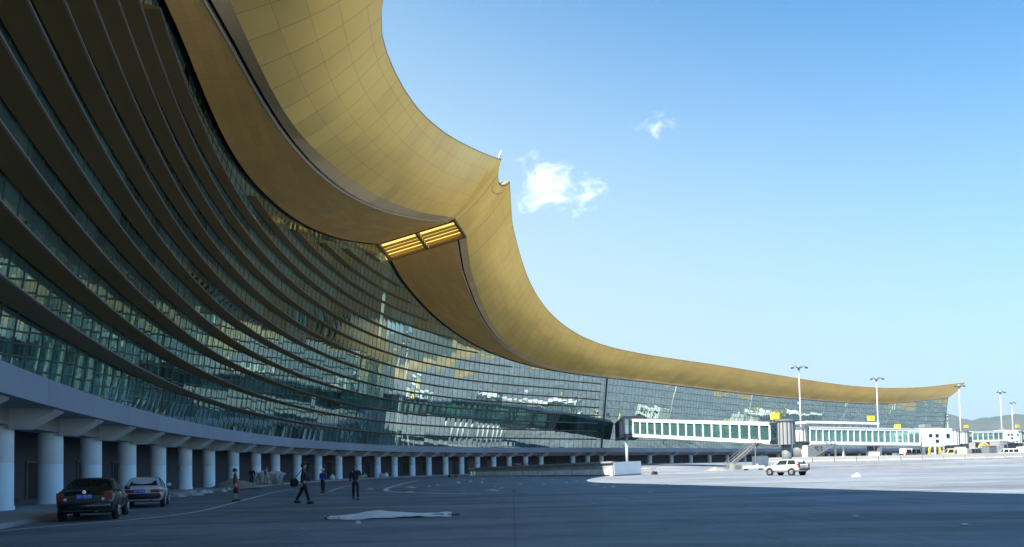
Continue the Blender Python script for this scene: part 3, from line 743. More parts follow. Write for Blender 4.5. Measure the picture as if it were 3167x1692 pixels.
# ------------------------------------------------------------------ floodlight masts
mast = thing('light_mast', (0, 0, 0), 'x', 'light mast', 'apron floodlight masts')
m = M(); m.tube([(0,0,-.2), (0,0,8), (0,0,24.2)], [.3, .22, .13], n=12); m.build('pole', MASTP, mast)
m = M(); m.tube([(0,0,24.0), (0,0,25.1)], [.3, .45], n=10); m.tube([(0,0,24.6), (0,0,24.75)], [.8, .8], n=16); m.build('crown_ring', GALV, mast)
for sx in (-1, 1):
    m = M(); m.tube([(0,0,24.7), (sx*.7,0,25.05), (sx*1.3,-.15,25.0), (sx*1.75,-.25,24.7)], [.14, .12, .1, .09], n=8); m.build('arm', GALV, mast)
    m = M(); T_ = Matrix.Translation((sx*1.8, -.4, 24.5)) @ Matrix.Rotation(R(-35), 4, 'X') @ Matrix.Rotation(R(sx*12), 4, 'Y'); m.box(None, (.75, .36, .3), mat=T_); m.build('floodlight', DKGREY, mast)
for k in (-.6, .6):
    m = M(); T_ = Matrix.Translation((k*.7, -.8, 24.55)) @ Matrix.Rotation(R(-35), 4, 'X'); m.box(None, (.5, .3, .3), mat=T_); m.build('floodlight', GREYP, mast)
MASTS = [((75.2,186), 'tallest looking light mast, rising behind the grey rotunda of the long white bridge'),
         ((110.7,216), 'light mast in front of the far end of the gold roof'),
         ((152.5,243), 'light mast whose lamps meet the pointed tip of the gold roof'),
         ((185.0,270), 'light mast against the hills left of the rightmost mast'),
         ((227.7,325), 'light mast against the hills at the right edge'),
         ((256.2,420), 'small distant light mast just beyond the end of the terminal')]
for i, ((x, y), lb) in enumerate(MASTS):
    if i == 0: mast.location = (x, y, gz(x, y)-.2); mast['label'] = lb
    else: dup(mast, (x, y, gz(x, y)-.2), label=lb, rz=.1*i)

# ------------------------------------------------------------------ barriers, kerb, block
seg = None; rnd = random.Random(3)
def barrier_mesh():
    m = M(); prof = [(-.32,0),(-.32,.2),(-.2,.42),(-.13,1.05),(.13,1.05),(.2,.42),(.32,.2),(.32,0)]
    for i in range(len(prof)-1):
        a, b = prof[i], prof[i+1]; m.face([(-1.9,a[0],a[1]),(1.9,a[0],a[1]),(1.9,b[0],b[1]),(-1.9,b[0],b[1])])
    m.face([(-1.9,p[0],p[1]) for p in prof]); m.face([(1.9,p[0],p[1]) for p in prof[::-1]])
    return m
bpts = [(49,131.5),(60,131),(72,130.5),(85,131),(98,133),(112,137),(126,142)]
L_ = 0
def along(pts, step):
    out = []; acc = 0
    for i in range(len(pts)-1):
        a = Vector(pts[i]); b = Vector(pts[i+1]); l = (b-a).length; s = acc
        while s < l: p = a+(b-a)*(s/l); out.append((p.x, p.y, math.atan2(b.y-a.y, b.x-a.x))); s += step
        acc = s-l
    return out
for x, y, a in along(bpts, 3.95):
    if seg is None:
        seg = barrier_mesh().build('barrier_block', BARR); tag(seg, 'pale concrete barrier block in the row before the boarding bridges', 'barrier', 'row of concrete barriers on the apron'); o = seg
    else: o = seg.copy(); COL.objects.link(o)
    o.location = (x, y, gz(x, y)); o.rotation_euler = (0, 0, a+rnd.uniform(-.015, .015))
m = M(); kp = along([(36,101),(44,104),(60,107.5),(80,110.5),(104,116),(130,124)], 1.0)
rows = [[], [], [], []]
for x, y, a in kp:
    n = Vector((-math.sin(a), math.cos(a))); g = gz(x, y)
    for k, (o, z) in enumerate(((-.5, -.05), (-.5, .34), (.1, .34), (.1, -.05))): rows[k].append((x+n.x*o, y+n.y*o, g+z))
m.grid(rows, smooth=False); tag(m.build('kerb', BARR), kind='structure')

blk = thing('loading_ramp', (5, 100, 0), 'long low weathered concrete loading ramp with a white panel coloured as its sunlit end on the apron', 'loading ramp')
m = M(); A = Vector((-7.2, 118.5)); B = Vector((12.2, 87.2)); C = Vector((16.9, 94.2)); D = A+(C-B)
def wl(p, q, z0, z1, sub, mi, jit=.0):
    for i in range(sub):
        a = p+(q-p)*(i/sub); b = p+(q-p)*((i+1)/sub); za = z0+(z1-z0)*i/sub; zb2 = z0+(z1-z0)*(i+1)/sub
        m.face([(a.x, a.y, -.1), (b.x, b.y, -.1), (b.x, b.y, zb2), (a.x, a.y, za)], mi)
wl(A, B, 1.2, 1.72, 8, 0); wl(B, C, 1.72, 1.82, 3, 0); wl(C, D, 1.82, 1.2, 8, 0); wl(D, A, 1.2, 1.2, 2, 0)
m.face([(A.x, A.y, 1.2), (B.x, B.y, 1.72), (C.x, C.y, 1.82), (D.x, D.y, 1.2)], 0)
m.build('ramp_body', OLDCONC, blk)
m = M(); dn = (B-A).normalized(); nn = Vector((dn.y, -dn.x)); 
if nn.dot(-A) < 0: nn = -nn
def pb(t, o, z): p = A+(B-A)*t+nn*o; return Vector((p.x, p.y, z))
m.beam(pb(0, -.05, 1.2), pb(1, -.05, 1.72), .5, .22); m.build('coping', BARR, blk)
m = M()
for i in range(9):
    t = .02+.108*i; m.beam(pb(t, .06, .32+.02*i), pb(t+.1, .06, .34+.02*i), .1, .62)
m.build('cast_panel', plain('cast_concrete', (.8,.81,.82), .85, var=.3, scale=.7), blk)
m = M(); en = (C-B).normalized(); eo = Vector((en.y, -en.x))
if eo.dot(-B) < 0: eo = -eo
e0 = B+en*.2+eo*.05; e1 = C-en*.2+eo*.05; m.beam((e0.x, e0.y, .9), (e1.x, e1.y, .95), .1, 1.55); m.build('end_panel', WHITE, blk)  # white panel puts the sunlit look of the ramp end into colour

# ------------------------------------------------------------------ ground equipment
def cabinet(x, y, w, d, h, rz, label, mt=None):
    g = gz(x, y); t = thing('utility_cabinet', (x, y, g), label, 'cabinet', rz=rz)
    m = M(); m.box((0, 0, h/2+.1), (w, d, h), 0); m.box((0, 0, .06), (w*.92, d*.92, .14)); m.build('housing', mt or WHITE, t, local=True)
    m = M(); m.box((0, 0, h+.13), (w+.12, d+.12, .08)); m.build('roof_cap', GREYP, t, local=True)
    m = M()
    for k in (-.25, .25): m.box((k*w, -d/2-.015, h*.52), (w*.46, .03, h*.84))
    m.build('door', mt or WHITE, t, local=True)
    m = M(); m.box((.03, -d/2-.05, h*.55), (.05, .05, .25)); m.build('handle', DKGREY, t, local=True)
    return t
cabinet(39.6, 114.5, 2.0, 1.4, 1.75, .3, 'white utility cabinet under the low end of the long white boarding bridge')
cabinet(71.0, 141.0, 2.0, 1.4, 1.7, .1, 'white utility cabinet under the middle boarding bridge beside its thick grey leg')
def air_unit(x, y, w, d, h, rz, label):
    g = gz(x, y); t = thing('air_conditioning_unit', (x, y, g), label, 'air unit', rz=rz)
    m = M(); m.box((0, 0, h/2+.5), (w, d, h)); m.build('housing', GREYP, t, local=True)
    m = M(); m.box((-w/2-.18, 0, h/2+.35), (.36, d+.1, h+.3)); m.build('end_panel', WHITE, t, local=True)
    m = M()
    for k in (-.4, .4):
        for q in (-.4, .4): m.box((k*w, q*d, .25), (.14, .14, .5))
    m.build('leg', GALV, t, local=True)
    m = M()
    for k in (0, .3): m.tube([(k*w, -d/2-.03, h+.1), (k*w+.25, -d/2-.35, h+.35), (k*w+.5, -d/2-.03, h+.1)], .1, n=8)
    m.build('pipe', DKGREY, t, local=True)
    return t
air_unit(57.2, 136.4, 3.0, 1.8, 2.6, .15, 'boxy grey air unit with white end panel below the middle bridge rotunda')
air_unit(142.3, 218, 3.6, 2.4, 2.4, .2, 'grey air unit on the ground below the third boarding bridge')
air_unit(162.5, 226, 4.2, 2.6, 2.6, .2, 'wide grey air unit below the farthest boarding bridge')
def hose_arch(x, y, sc, label):
    g = gz(x, y); t = thing('hose_stand', (x, y, g), label, 'hose stand', 'yellow hose stands under the bridges')
    m = M(); P = [(1.05*math.cos(a)*sc, 0, (1.6+1.15*math.sin(a))*sc) for a in [math.pi*i/12 for i in range(13)]]
    m.tube([(1.05*sc, 0, .2)]+P+[(-1.05*sc, 0, .2)], .2*sc, n=9); m.build('hose', YEL, t, local=True)
    m = M(); m.tube([(.1*sc,0,0),(.1*sc,0,2.4*sc)], .17*sc, n=10); m.build('post', WHITE, t, local=True)
    m = M(); m.box((0, 0, .3*sc), (2.3*sc, .9, .6*sc)); m.build('base', DKGREY, t, local=True)
    m = M(); m.tube([(.55*sc,.1,.5*sc),(.6*sc,.05,1.5*sc),(.35*sc,.1,2.2*sc)], .16*sc, n=8); m.build('cable', BLACK, t, local=True)
    return t
hose_arch(60.0, 140.5, 1.0, 'yellow arched hose stand in front of the grey air unit under the middle bridge')
hose_arch(147.0, 223, 1.55, 'yellow arched hose stand under the third boarding bridge')
hose_arch(164.6, 231, 1.45, 'yellow arched hose stand at the right edge under the farthest bridge')
def crate(x, y, s, mt, lid, label, nm='storage_bin', ct='bin'):
    g = gz(x, y); t = thing(nm, (x, y, g), label, ct)
    m = M(); b = [(-.5*s[0],-.5*s[1],.08),(.5*s[0],-.5*s[1],.08),(.5*s[0],.5*s[1],.08),(-.5*s[0],.5*s[1],.08)]
    tp = [(v[0]*1.12, v[1]*1.12, s[2]) for v in b]
    m.face(b[::-1]); m.face(tp)
    for i in range(4): m.face([b[i], b[(i+1)%4], tp[(i+1)%4], tp[i]])
    m.build('body', mt, t, local=True)
    m = M(); m.box((0, 0, s[2]+.05), (s[0]*1.18, s[1]*1.18, .1)); m.build('lid', lid, t, local=True)
    m = M()
    for k in (-.35, .35): m.tube([(k*s[0], -.4*s[1], .09), (k*s[0], .4*s[1], .09)], .09, n=10)
    m.build('wheel', BLACK, t, local=True)
    return t
crate(57.7, 136.9, (.8,.7,.75), ORANGE, ORANGE, 'orange bin on the ground below the middle bridge, just right of the silver car')
crate(74.5, 141.5, (.8,.7,.8), ORANGE, DKGREY, 'orange bin among the dark machines under the right part of the middle bridge')
crate(140.7, 216, (1.2,1,1.3), ORANGE, DKGREY, 'orange bin beside the yellow hose stand of the third bridge')
crate(149.8, 222, (1.7,1.2,.6), YEL, YEL, 'low yellow bin right of the third bridge hose stand')
crate(166.8, 229, (1.6,1.2,.7), YEL, YEL, 'low yellow bin at the far right edge of the apron')
crate(87.2, 146.0, (2.2,1.2,.8), SHEETM, YEL, 'cream bin with yellow lid in front of the white cabs')
def cart(x, y, rz, label, mt):
    g = gz(x, y); t = thing('service_cart', (x, y, g), label, 'service cart', rz=rz)
    m = M(); m.box((0,0,.55), (2.0,1.1,.25)); m.box((-.6,0,1.0), (.8,1.0,.7)); m.build('body', mt, t, local=True)
    m = M(); m.box((.45,0,.95), (.9,.9,.5)); m.build('engine_cover', DKGREY, t, local=True)
    for k in (-.65, .65):
        for q in (-.5, .5):
            m = M(); m.tube([(k, q-.1, .3), (k, q+.1, .3)], .3, n=14); m.build('wheel', BLACK, t, local=True)
    m = M(); m.tube([(1.0,0,.5),(1.6,0,.35)], .05, n=6); m.build('tow_bar', GALV, t, local=True)
    return t
cart(75.2, 139.5, .3, 'grey service cart parked behind the barriers under the middle bridge', GALV)
cart(78.6, 140.5, .1, 'black service cart right of the grey one behind the barriers', DKGREY)
# distant low buildings
def shed(x, y, w, d, h, rz, label, roofm):
    t = thing('low_building', (x, y, gz(x, y)), label, 'building', rz=rz)
    m = M(); m.box((0,0,h/2), (w,d,h)); m.build('wall', BARR, t, local=True)
    m = M(); e = 1.0
    A_ = [(-w/2-e,-d/2-e,h),(w/2+e,-d/2-e,h),(w/2+e,d/2+e,h),(-w/2-e,d/2+e,h)]; r1 = (-w/2+d*.3,0,h+d*.16); r2 = (w/2-d*.3,0,h+d*.16)
    m.face([A_[0],A_[1],r2,r1]); m.face([A_[1],A_[2],r2]); m.face([A_[2],A_[3],r1,r2]); m.face([A_[3],A_[0],r1]); m.face(A_[::-1]); m.build('roof', roofm, t, local=True)
    for i in range(int(w/6)):
        m = M(); m.box((-w/2+3+6*i, -d/2-.03, h*.55), (2.2, .1, h*.35)); m.build('window', DARK, t, local=True)
    return t
shed(290, 470, 46, 20, 13, -.2, 'low building with a pale red hipped roof beyond the end of the terminal', PALEROOF)
shed(345, 485, 60, 22, 11, -.15, 'longer low building with a pale red roof at the foot of the hills', PALEROOF)

# ------------------------------------------------------------------ building-site leftovers
m = M(); rnd = random.Random(8)
def mound(name, c, rx, ry, h, mt, label, cat_='heap', seed=0):
    m = M(); rows = []
    for i in range(13):
        a = i/12; rw = []
        for k in range(33):
            b = 2*math.pi*k/32; q = (1-a)**.8
            v = 1+.28*mnoise.noise(Vector((math.cos(b)*1.7, math.sin(b)*1.7, a*2+seed)))
            rw.append((c[0]+rx*q*v*math.cos(b), c[1]+ry*q*v*math.sin(b), c[2]+h*a**1.25*(1+.1*mnoise.noise(Vector((b, a*3, seed))))-.03))
        rows.append(rw)
    m.grid(rows); o = m.build(name, mt); tag(o, label, cat_); return o
mound('sand_heap', (-23.9, 61.5, .1), 2.4, 2.5, .85, SAND, 'broad heap of grey brown sand on the pavement between two columns', seed=1)
t = thing('scrap_pile', (-24.7, 72.5, .15), 'tangled pile of grey mesh sheets and frames leaning against the columns', 'scrap pile')
for k in range(9):
    m = M(); w_, h_ = rnd.uniform(.7, 1.3), rnd.uniform(.9, 1.5); base = Vector((-24.7+rnd.uniform(-1.1, 1.1), 72.5+rnd.uniform(-.6, .6), .15)); ang = rnd.uniform(-1.2, 1.2); til = rnd.uniform(-.5, .5); rows = []
    for i in range(7):
        rw = []
        for j in range(7):
            u, v = (i/6-.5)*w_, j/6*h_; bend = .28*math.sin(i/6*3.1+k)+.2*math.sin(j/6*4+k*1.7)
            p = Matrix.Rotation(ang, 3, 'Z') @ Matrix.Rotation(til, 3, 'X') @ Vector((u, bend, v)); rw.append(tuple(base+p))
        rows.append(rw)
    m.grid(rows); m.grid([[tuple(Vector(p)+Vector((.02,.03,.0))) for p in r] for r in rows]); m.build('mesh_sheet', NETM, t)
m = M()
for k in range(10): a = Vector((-24.7+rnd.uniform(-1.2, 1.2), 72.5+rnd.uniform(-.5, .5), .15)); m.beam(a, a+Vector((rnd.uniform(-.7,.7), rnd.uniform(-.4,.4), rnd.uniform(.8,1.7))), .05, .05)
m.build('frame_bar', GALV, t)
# long pale sheet on boards lying on the tarmac
t = thing('foam_sheet', (-3.75, 21.9, 0), 'long warped white foam sheet lying on boards on the dark apron', 'foam sheet', rz=.06)
rows = []; rows2 = []
for i in range(41):
    u = -1.85+3.7*i/40; rw = []; r2 = []
    wd = .42*(1-.55*max(0, (u-.9)/1.2))*(1-.5*max(0, (-1.1-u)/1.0))
    for j in range(7):
        v = (j/6-.5)*2*wd+.1*math.sin(u*1.3)
        z = .05+.035*math.sin(u*2.1+j*.4)+.07*(j/6)+.05*math.exp(-((u+.5)/.55)**2)+.03*mnoise.noise(Vector((u*3, v*4, 1)))
        rw.append((u, v, z)); r2.append((u, v, z-.045))
    rows.append(rw); rows2.append(r2)
m = M(); m.grid(rows); m.grid(rows2)
m.grid([[r[0] for r in rows], [r[0] for r in rows2]]); m.grid([[r[-1] for r in rows], [r[-1] for r in rows2]]); m.grid([rows[0], rows2[0]]); m.grid([rows[-1], rows2[-1]])
m.build('sheet', SHEETM, t, local=True)
m = M(); m.beam((-1.95,-.12,.03),(-1.5,-.2,.04), .07, .05); m.beam((1.75,-.02,.05),(2.1,.0,.05), .08, .05); m.beam((-1.2,.2,.04),(1.6,.15,.04), .2, .06); m.build('board', plain('dark_board', (.06,.07,.05), .8), t, local=True)
# pale plastic scraps along the pavement edge
def scrap(x, y, w, d, h, mt, seed, z=0.0):
    m = M(); rr = random.Random(seed); rows = []
    for i in range(6):
        rw = []
        for j in range(6):
            u, v = i/5-.5, j/5-.5; e = 1-.35*rr.random()
            q = max(0, 1-(2*max(abs(u), abs(v)))**2)
            rw.append((u*w*e, v*d*e, .012+h*q*(.35+.65*rr.random())))
        rows.append(rw)
    m.grid(rows, smooth=False); m.grid([[(p[0], p[1], .006) for p in r] for r in rows])
    o = m.build('litter_scrap', mt); o.location = (x, y, gz(x, y)+z); o.rotation_euler = (0, 0, rr.uniform(0, 3)); return o
BLUEP = plain('blue_plastic', (.08, .12, .5), .6)
LIT = [(-10.2,51.2,.7,.4),(-7.6,53.2,1.25,.5),(-6.2,43.1,.9,.35),(-6.5,55.5,.5,.4),(-5,65.5,.6,.6),(-2.8,65.3,.5,.4),(-1.3,51.5,.4,.3),(-1.3,44,1.3,.3),(-.8,48,.5,.3),(4.4,59.2,.6,.4),(6.6,63.2,.5,.35),(5.8,51,1.3,.25),(6.4,45.9,.5,.4),(5.8,45.4,.35,.3),(7,36.6,.4,.2),(10.7,49.9,.35,.3),(.6,58.3,.7,.25),(2.5,56.9,.6,.25),(-9.7,61,.5,.3),(-6.3,59.8,.6,.25),(-4.2,71.3,.6,.4),(1,47.6,.4,.25),(4.2,75.1,.6,.3),(5.4,61.2,.4,.3),(-5.4,18.4,.16,.06),(3,27.1,.25,.1),(8.9,18.7,.3,.12),(0,93,.8,.4),(-3.5,84,.9,.4),(2.2,80,.7,.3),(-8.6,49.8,.4,.2)]
for i, (x, y, w_, h_) in enumerate(LIT):
    o = scrap(x, y, w_*.85, w_*.5, h_*.36, PAPER, 40+i); tag(o, 'pale crumpled scrap of paper or plastic litter lying on the shaded apron', 'litter', 'pale litter strewn over the shaded apron')
tag(scrap(-4.25, 19.6, .24, .16, .1, PAPER, 3), 'pale crumpled bag lying just in front of the long white foam sheet', 'litter')
tag(scrap(9.9, 15.8, .26, .12, .06, PAPER, 4), 'pale scrap alone on the dark apron at the lower right', 'litter')
tag(scrap(28.7, 59.9, .75, .5, .42, WHITE, 5), 'bright white bundle lying on the sunlit apron at the right', 'litter')
for x, y, mt, lb in ((-2.8,40.7,plain('straw_paper', (.4,.38,.2), .8),'yellowish scrap lying beside a thin painted line'),(4.4,47.2,ORANGE,'small orange scrap on the shaded apron'),(.1,41.6,plain('faded_red', (.3,.07,.06), .8),'tiny red scrap on the shaded apron'),(-8.4,106,REDP,'red bundle at the left foot of the concrete ramp'),(-9.4,106.5,DKGREY,'dark bundle left of the red bundle by the concrete ramp')):
    tag(scrap(x, y, .22 if y < 100 else .9, .2, .08 if y < 100 else .6, mt, int(y*10)), lb, 'litter')
for i, s_ in enumerate((57.6, 59.4, 61.5, 64.0, 66.3, 69.0, 74.5, 76.5)):
    p = pt(s_, .9+.4*(i % 3), 0); o = scrap(p.x, p.y, 1.5, .8, .3, PAPER, 90+i); tag(o, 'crumpled pale plastic sheeting lying along the pavement kerb', 'plastic sheet', 'plastic sheeting along the kerb')
for s_, mt, lb in ((110.5,SHEETM,'cream sack standing at a column foot left of centre'),(119.6,PAPER,'pale bundle by the column right of the cream sack'),(121.2,GALV,'light blue grey bag beside a column foot'),(126.6,PAPER,'lilac white sack leaning at a column foot'),(128.0,WHITE,'low white sack on the kerb right of the lilac sack')):
    p = pt(s_, -.3, 0); m = M(); m.ball((0,0,.28), (.4,.3,.33), 12, 7, zmin=-.85); m.tube([(0,0,.56),(.06,0,.7)], [.1,.17], n=8); o = m.build('sack', mt); o.location = (p.x, p.y, .15); tag(o, lb, 'sack')
# timber stack on the ramp
t = thing('timber_stack', (1.6, 124, 0), 'stack of brown timber boards under a grey sheet between columns behind the ramp', 'timber stack', rz=-.6)
m = M(); 
for k in range(4):
    for j in range(5): m.box((rnd.uniform(-.15,.15), -.8+.4*j, .9+.2*k), (5.2-.9*k, .36, .17))
m.build('board', TIMBER, t, local=True)
m = M(); m.box((0,0,.4), (4.5,1.8,.8)); m.build('trestle', DKGREY, t, local=True)
m = M(); m.grid([[(-2.2+i*.5, y_, 1.78+.1*math.sin(i)) for i in range(9)] for y_ in (-1.0,-.3,.4,1.0)]); m.build('cover_sheet', GALV, t, local=True)

# concrete blocks and rubble on the sunlit apron beside the stair
t = thing('concrete_block', (31.6, 101.2, gz(31.6, 101.2)), 'pale concrete block standing on the sunlit apron left of the silver car', 'concrete block', rz=.2)
m = M(); m.box((0,0,.5), (1.5,1.0,1.0)); m.build('block', BARR, t, local=True)
m = M(); m.box((0,-.52,.55), (.9,.04,.5)); m.build('recess', GREYP, t, local=True)
t = thing('concrete_beam', (34.3, 102.0, gz(34.3, 102.0)), 'long pale concrete beam on two bearers between the block and the silver car', 'concrete beam', rz=.15)
m = M(); m.box((0,0,.45), (3.2,.4,.4)); m.build('beam', WHITE, t, local=True)
m = M(); m.box((-1.1,0,.12), (.3,.6,.24)); m.box((1.1,0,.12), (.3,.6,.24)); m.build('bearer', DKGREY, t, local=True)
mound('rubble_heap', (29.5, 104.0, gz(29.5, 104.0)), 1.9, 1.5, .6, RUB, 'low heap of pale rubble at the foot of the boarding bridge stair', seed=4)
mound('rubble_heap', (22.5, 121.0, gz(22.5, 121.0)), 1.3, 1.1, .4, RUB, 'small pale rubble heap before the columns right of the concrete ramp', seed=9)
t = thing('wheel_chock', (18.2, 92.0, gz(18.2, 92.0)), 'small dark wheel chock with a pale rod just right of the sunlit ramp end', 'chock', rz=.4)
m = M(); m.face([(-.35,-.3,0),(.35,-.3,0),(.2,-.3,.4),(-.1,-.3,.4)]); m.face([(-.35,.3,0),(-.1,.3,.4),(.2,.3,.4),(.35,.3,0)]); m.face([(-.35,-.3,0),(-.1,-.3,.4),(-.1,.3,.4),(-.35,.3,0)]); m.face([(.35,-.3,0),(.35,.3,0),(.2,.3,.4),(.2,-.3,.4)]); m.face([(-.1,-.3,.4),(.2,-.3,.4),(.2,.3,.4),(-.1,.3,.4)]); m.build('wedge', BLACK, t, local=True)
m = M(); m.tube([(0,0,.38),(-.5,.2,.75),(.5,.3,.85)], .04, n=6); m.build('rod', GALV, t, local=True)

def van(x, y, rz, label, mt, tall=2.1):
    g = gz(x, y); t = thing('service_van', (x, y, g), label, 'van', rz=rz)
    m = M(); pr = [(-2.3,.35),(-2.3,tall-.1),(-2.2,tall),(.9,tall),(1.25,tall-.1),(1.75,1.25),(2.35,1.05),(2.4,.4)]
    for i in range(len(pr)):
        a, b = pr[i], pr[(i+1) % len(pr)]; m.face([(a[0],-.85,a[1]),(b[0],-.85,b[1]),(b[0],.85,b[1]),(a[0],.85,a[1])])
    m.face([(p[0],-.85,p[1]) for p in pr]); m.face([(p[0],.85,p[1]) for p in pr[::-1]]); m.build('body', mt, t, local=True)
    for sy in (-.862, .862):
        for x0, x1 in ((-2.0,-.9),(-.7,.2),(.35,1.2)):
            m = M(); m.face([(x0,sy,1.25),(x1 if x1 < 1 else 1.5,sy,1.25),(x1-.05,sy,tall-.25),(x0,sy,tall-.25)]); m.build('side_window', DARK, t, local=True)
    m = M(); m.face([(1.31,-.75,tall-.2),(1.31,.75,tall-.2),(1.75,.75,1.3),(1.75,-.75,1.3)]); m.build('windscreen', DARK, t, local=True)
    for xx in (-1.5, 1.6):
        for sy in (-.8, .8):
            m = M(); m.tube([(xx,sy-.1,.34),(xx,sy+.1,.34)], .34, n=16); m.build('wheel', BLACK, t, local=True)
    m = M(); m.box((2.42,0,.5), (.1,1.6,.25)); m.box((-2.33,0,.5), (.1,1.6,.25)); m.build('bumper', DKGREY, t, local=True)
    return t
van(83.5, 149.5, .2, 'white service van behind the barriers just left of the middle bridge cab', WHITE, 2.3)
van(97.5, 158, 2.9, 'cream service van behind the barriers right of the white bridge cab', plain('cream_paint', (.6,.5,.3), .4, coat=.5), 2.2)
van(120.0, 186, .4, 'pale blue grey van far off between the middle and third bridges', GREYP, 2.4)
van(136.0, 196, 2.8, 'white van in front of the third boarding bridge', WHITE, 2.3)
cabinet(92.0, 147.0, 1.6, 1.2, 2.3, .1, 'tall white cabinet between the two vans behind the barriers')
cabinet(110.0, 165.0, 2.6, 1.6, 2.5, .4, 'grey equipment cabinet on the apron beyond the cream van', GREYP)
hose_arch(101.5, 172, 1.2, 'yellow arched hose stand beyond the cream van')
# ------------------------------------------------------------------ vehicles
def paint(name, col, rough=.28): return plain(name, col, rough, .15, var=.05, scale=3, coat=.8)
CARGLASS, nt_, b_ = newmat('car_glass'); b_.inputs['Base Color'].default_value = (.02, .03, .032, 1); b_.inputs['Roughness'].default_value = .04; b_.inputs['Specular IOR Level'].default_value = .7
TYRE = plain('tyre_rubber', (.018,.018,.018), .85); RIM = plain('alloy_rim', (.5,.5,.52), .35, .7, var=.05)
LAMP = plain('red_lamp', (.2,.006,.01), .3, coat=.15); AMBER = plain('amber_lamp', (.75,.2,.02), .25, coat=.5); CLEAR = plain('clear_lamp', (.7,.7,.7), .15)
PLATE = plain('blue_plate', (.02,.09,.5), .4, var=.03); INK = plain('plate_characters', (.8,.82,.85), .5, var=.02); CHROME = plain('chrome', (.75,.75,.75), .12, .95, var=.02)
def car(name, loc, rz, label, body_mat, st, gh, wheels, tail, plate, bumper_mat, cat_='car', emblem=False, scale=1.0):
    """st: body stations (y, half width, bottom, shoulder); gh: y of (belt rear, roof rear, roof front, belt front), half widths belt/roof, z belt rear, z belt front, z roof"""
    t = thing(name, loc, label, cat_, rz=rz); t.scale = (scale,)*3
    m = M(); rows = []
    for y, w, zb, zt in st:
        h = zt-zb
        half = [(0, zb), (w*.8, zb), (w*.93, zb+h*.1), (w*.985, zb+h*.3), (w, zb+h*.52), (w*.985, zb+h*.76), (w*.93, zb+h*.93), (w*.8, zt), (0, zt+.015)]
        rows.append([(x, y, z) for x, z in half]+[(-x, y, z) for x, z in half[::-1][1:]])
    m.grid(rows); m.face(rows[0][:-1][::-1]); m.face(rows[-1][:-1])
    (y0, y1, y2, y3), wb, wr, zbr, zbf, zr = gh
    # cabin shell: rounded roof on four raked sides
    def gp_(u, v):
        """u along 0..1 rear to front, v across -1..1 : roof point"""
        y = y1+(y2-y1)*u; return (v*wr*(1-.05*abs(2*u-1)), y, zr-.05*v*v-.03*(2*u-1)**2)
    top = [[gp_(i/6, j/4) for j in range(-4, 5)] for i in range(7)]
    m.grid(top)
    bel = lambda y: zbr+(zbf-zbr)*((y-y0)/(y3-y0))-.02
    rear = [(j/4*wb*.96, y0, zbr-.02) for j in range(-4, 5)]; front = [(j/4*wb*.96, y3, zbf-.02) for j in range(-4, 5)]
    m.grid([rear, top[0]]); m.grid([top[-1], front])
    for s in (-1, 1):
        jx = 8 if s > 0 else 0
        lowr = [(s*wb*(.96+.04*math.sin(math.pi*i/6)), y0+(y3-y0)*i/6, bel(y0+(y3-y0)*i/6)) for i in range(7)]
        m.grid([lowr, [top[i][jx] for i in range(7)]])
    body = m.build('body', body_mat, t, local=True)
    def lerp(a, b, k): return tuple(a[i]+(b[i]-a[i])*k for i in range(3))
    def quad(nm, a, b, c, d, mt, off, par, k0=.08, k1=.92, e0=.08, e1=.9):
        """glass on the quad a-b (bottom) c-d (top, c above b), inset and set proud"""
        q = lambda u, v: lerp(lerp(a, b, u), lerp(d, c, u), v)
        P = [q(k0, e0), q(k1, e0), q(k1, e1), q(k0, e1)]; n = (Vector(P[1])-Vector(P[0])).cross(Vector(P[3])-Vector(P[0])).normalized()
        if n.dot(Vector(off)) < 0: n = -n
        mm = M(); F_ = [tuple(Vector(p)+n*.012) for p in P]; B_ = [tuple(Vector(p)-n*.02) for p in P]; mm.face(F_)
        for i in range(4): mm.face([F_[i], F_[(i+1) % 4], B_[(i+1) % 4], B_[i]])
        return mm.build(nm, mt, par, local=True)
    quad('rear_window', rear[0], rear[-1], top[0][-1], top[0][0], CARGLASS, (0,-1,.3), t, .1, .9, .12, .93)
    quad('windscreen', front[0], front[-1], top[-1][-1], top[-1][0], CARGLASS, (0,1,.3), t, .06, .94, .08, .93)
    for s in (-1, 1):
        x0 = s*wb; x1 = s*wr; ym = (y1+y2)/2-.05
        A = (x0*.985, y0+.12, bel(y0)); B = (x0, ym, bel(ym)); C = (x1, ym, zr-.05); D = (x1*.97, y1+.06, zr-.07)
        quad('side_window', A, B, C, D, CARGLASS, (s,0,.2), t, .1, .96, .1, .88)
        A = (x0, ym, bel(ym)); B = (x0*.985, y3-.15, bel(y3)); C = (x1*.97, y2-.04, zr-.07); D = (x1, ym, zr-.05)
        quad('side_window', A, B, C, D, CARGLASS, (s,0,.2), t, .06, .9, .1, .88)
        mm = M(); wm = max(r[1] for r in st); mm.ball((s*(wm+.06), y3-.35, bel(y3)+.08), (.11,.07,.08), 8, 5); mm.build('mirror', body_mat, t, local=True)
        for yd in (ym-.35, ym+.75):
            mm = M(); mm.box((s*(wm*.985+.005), yd, zbr-.14), (.03, .18, .03)); mm.build('handle', CHROME, t, local=True)
    # wheels with dark arches
    wf, wrr, rad, track = wheels; bot = min(r[2] for r in st)
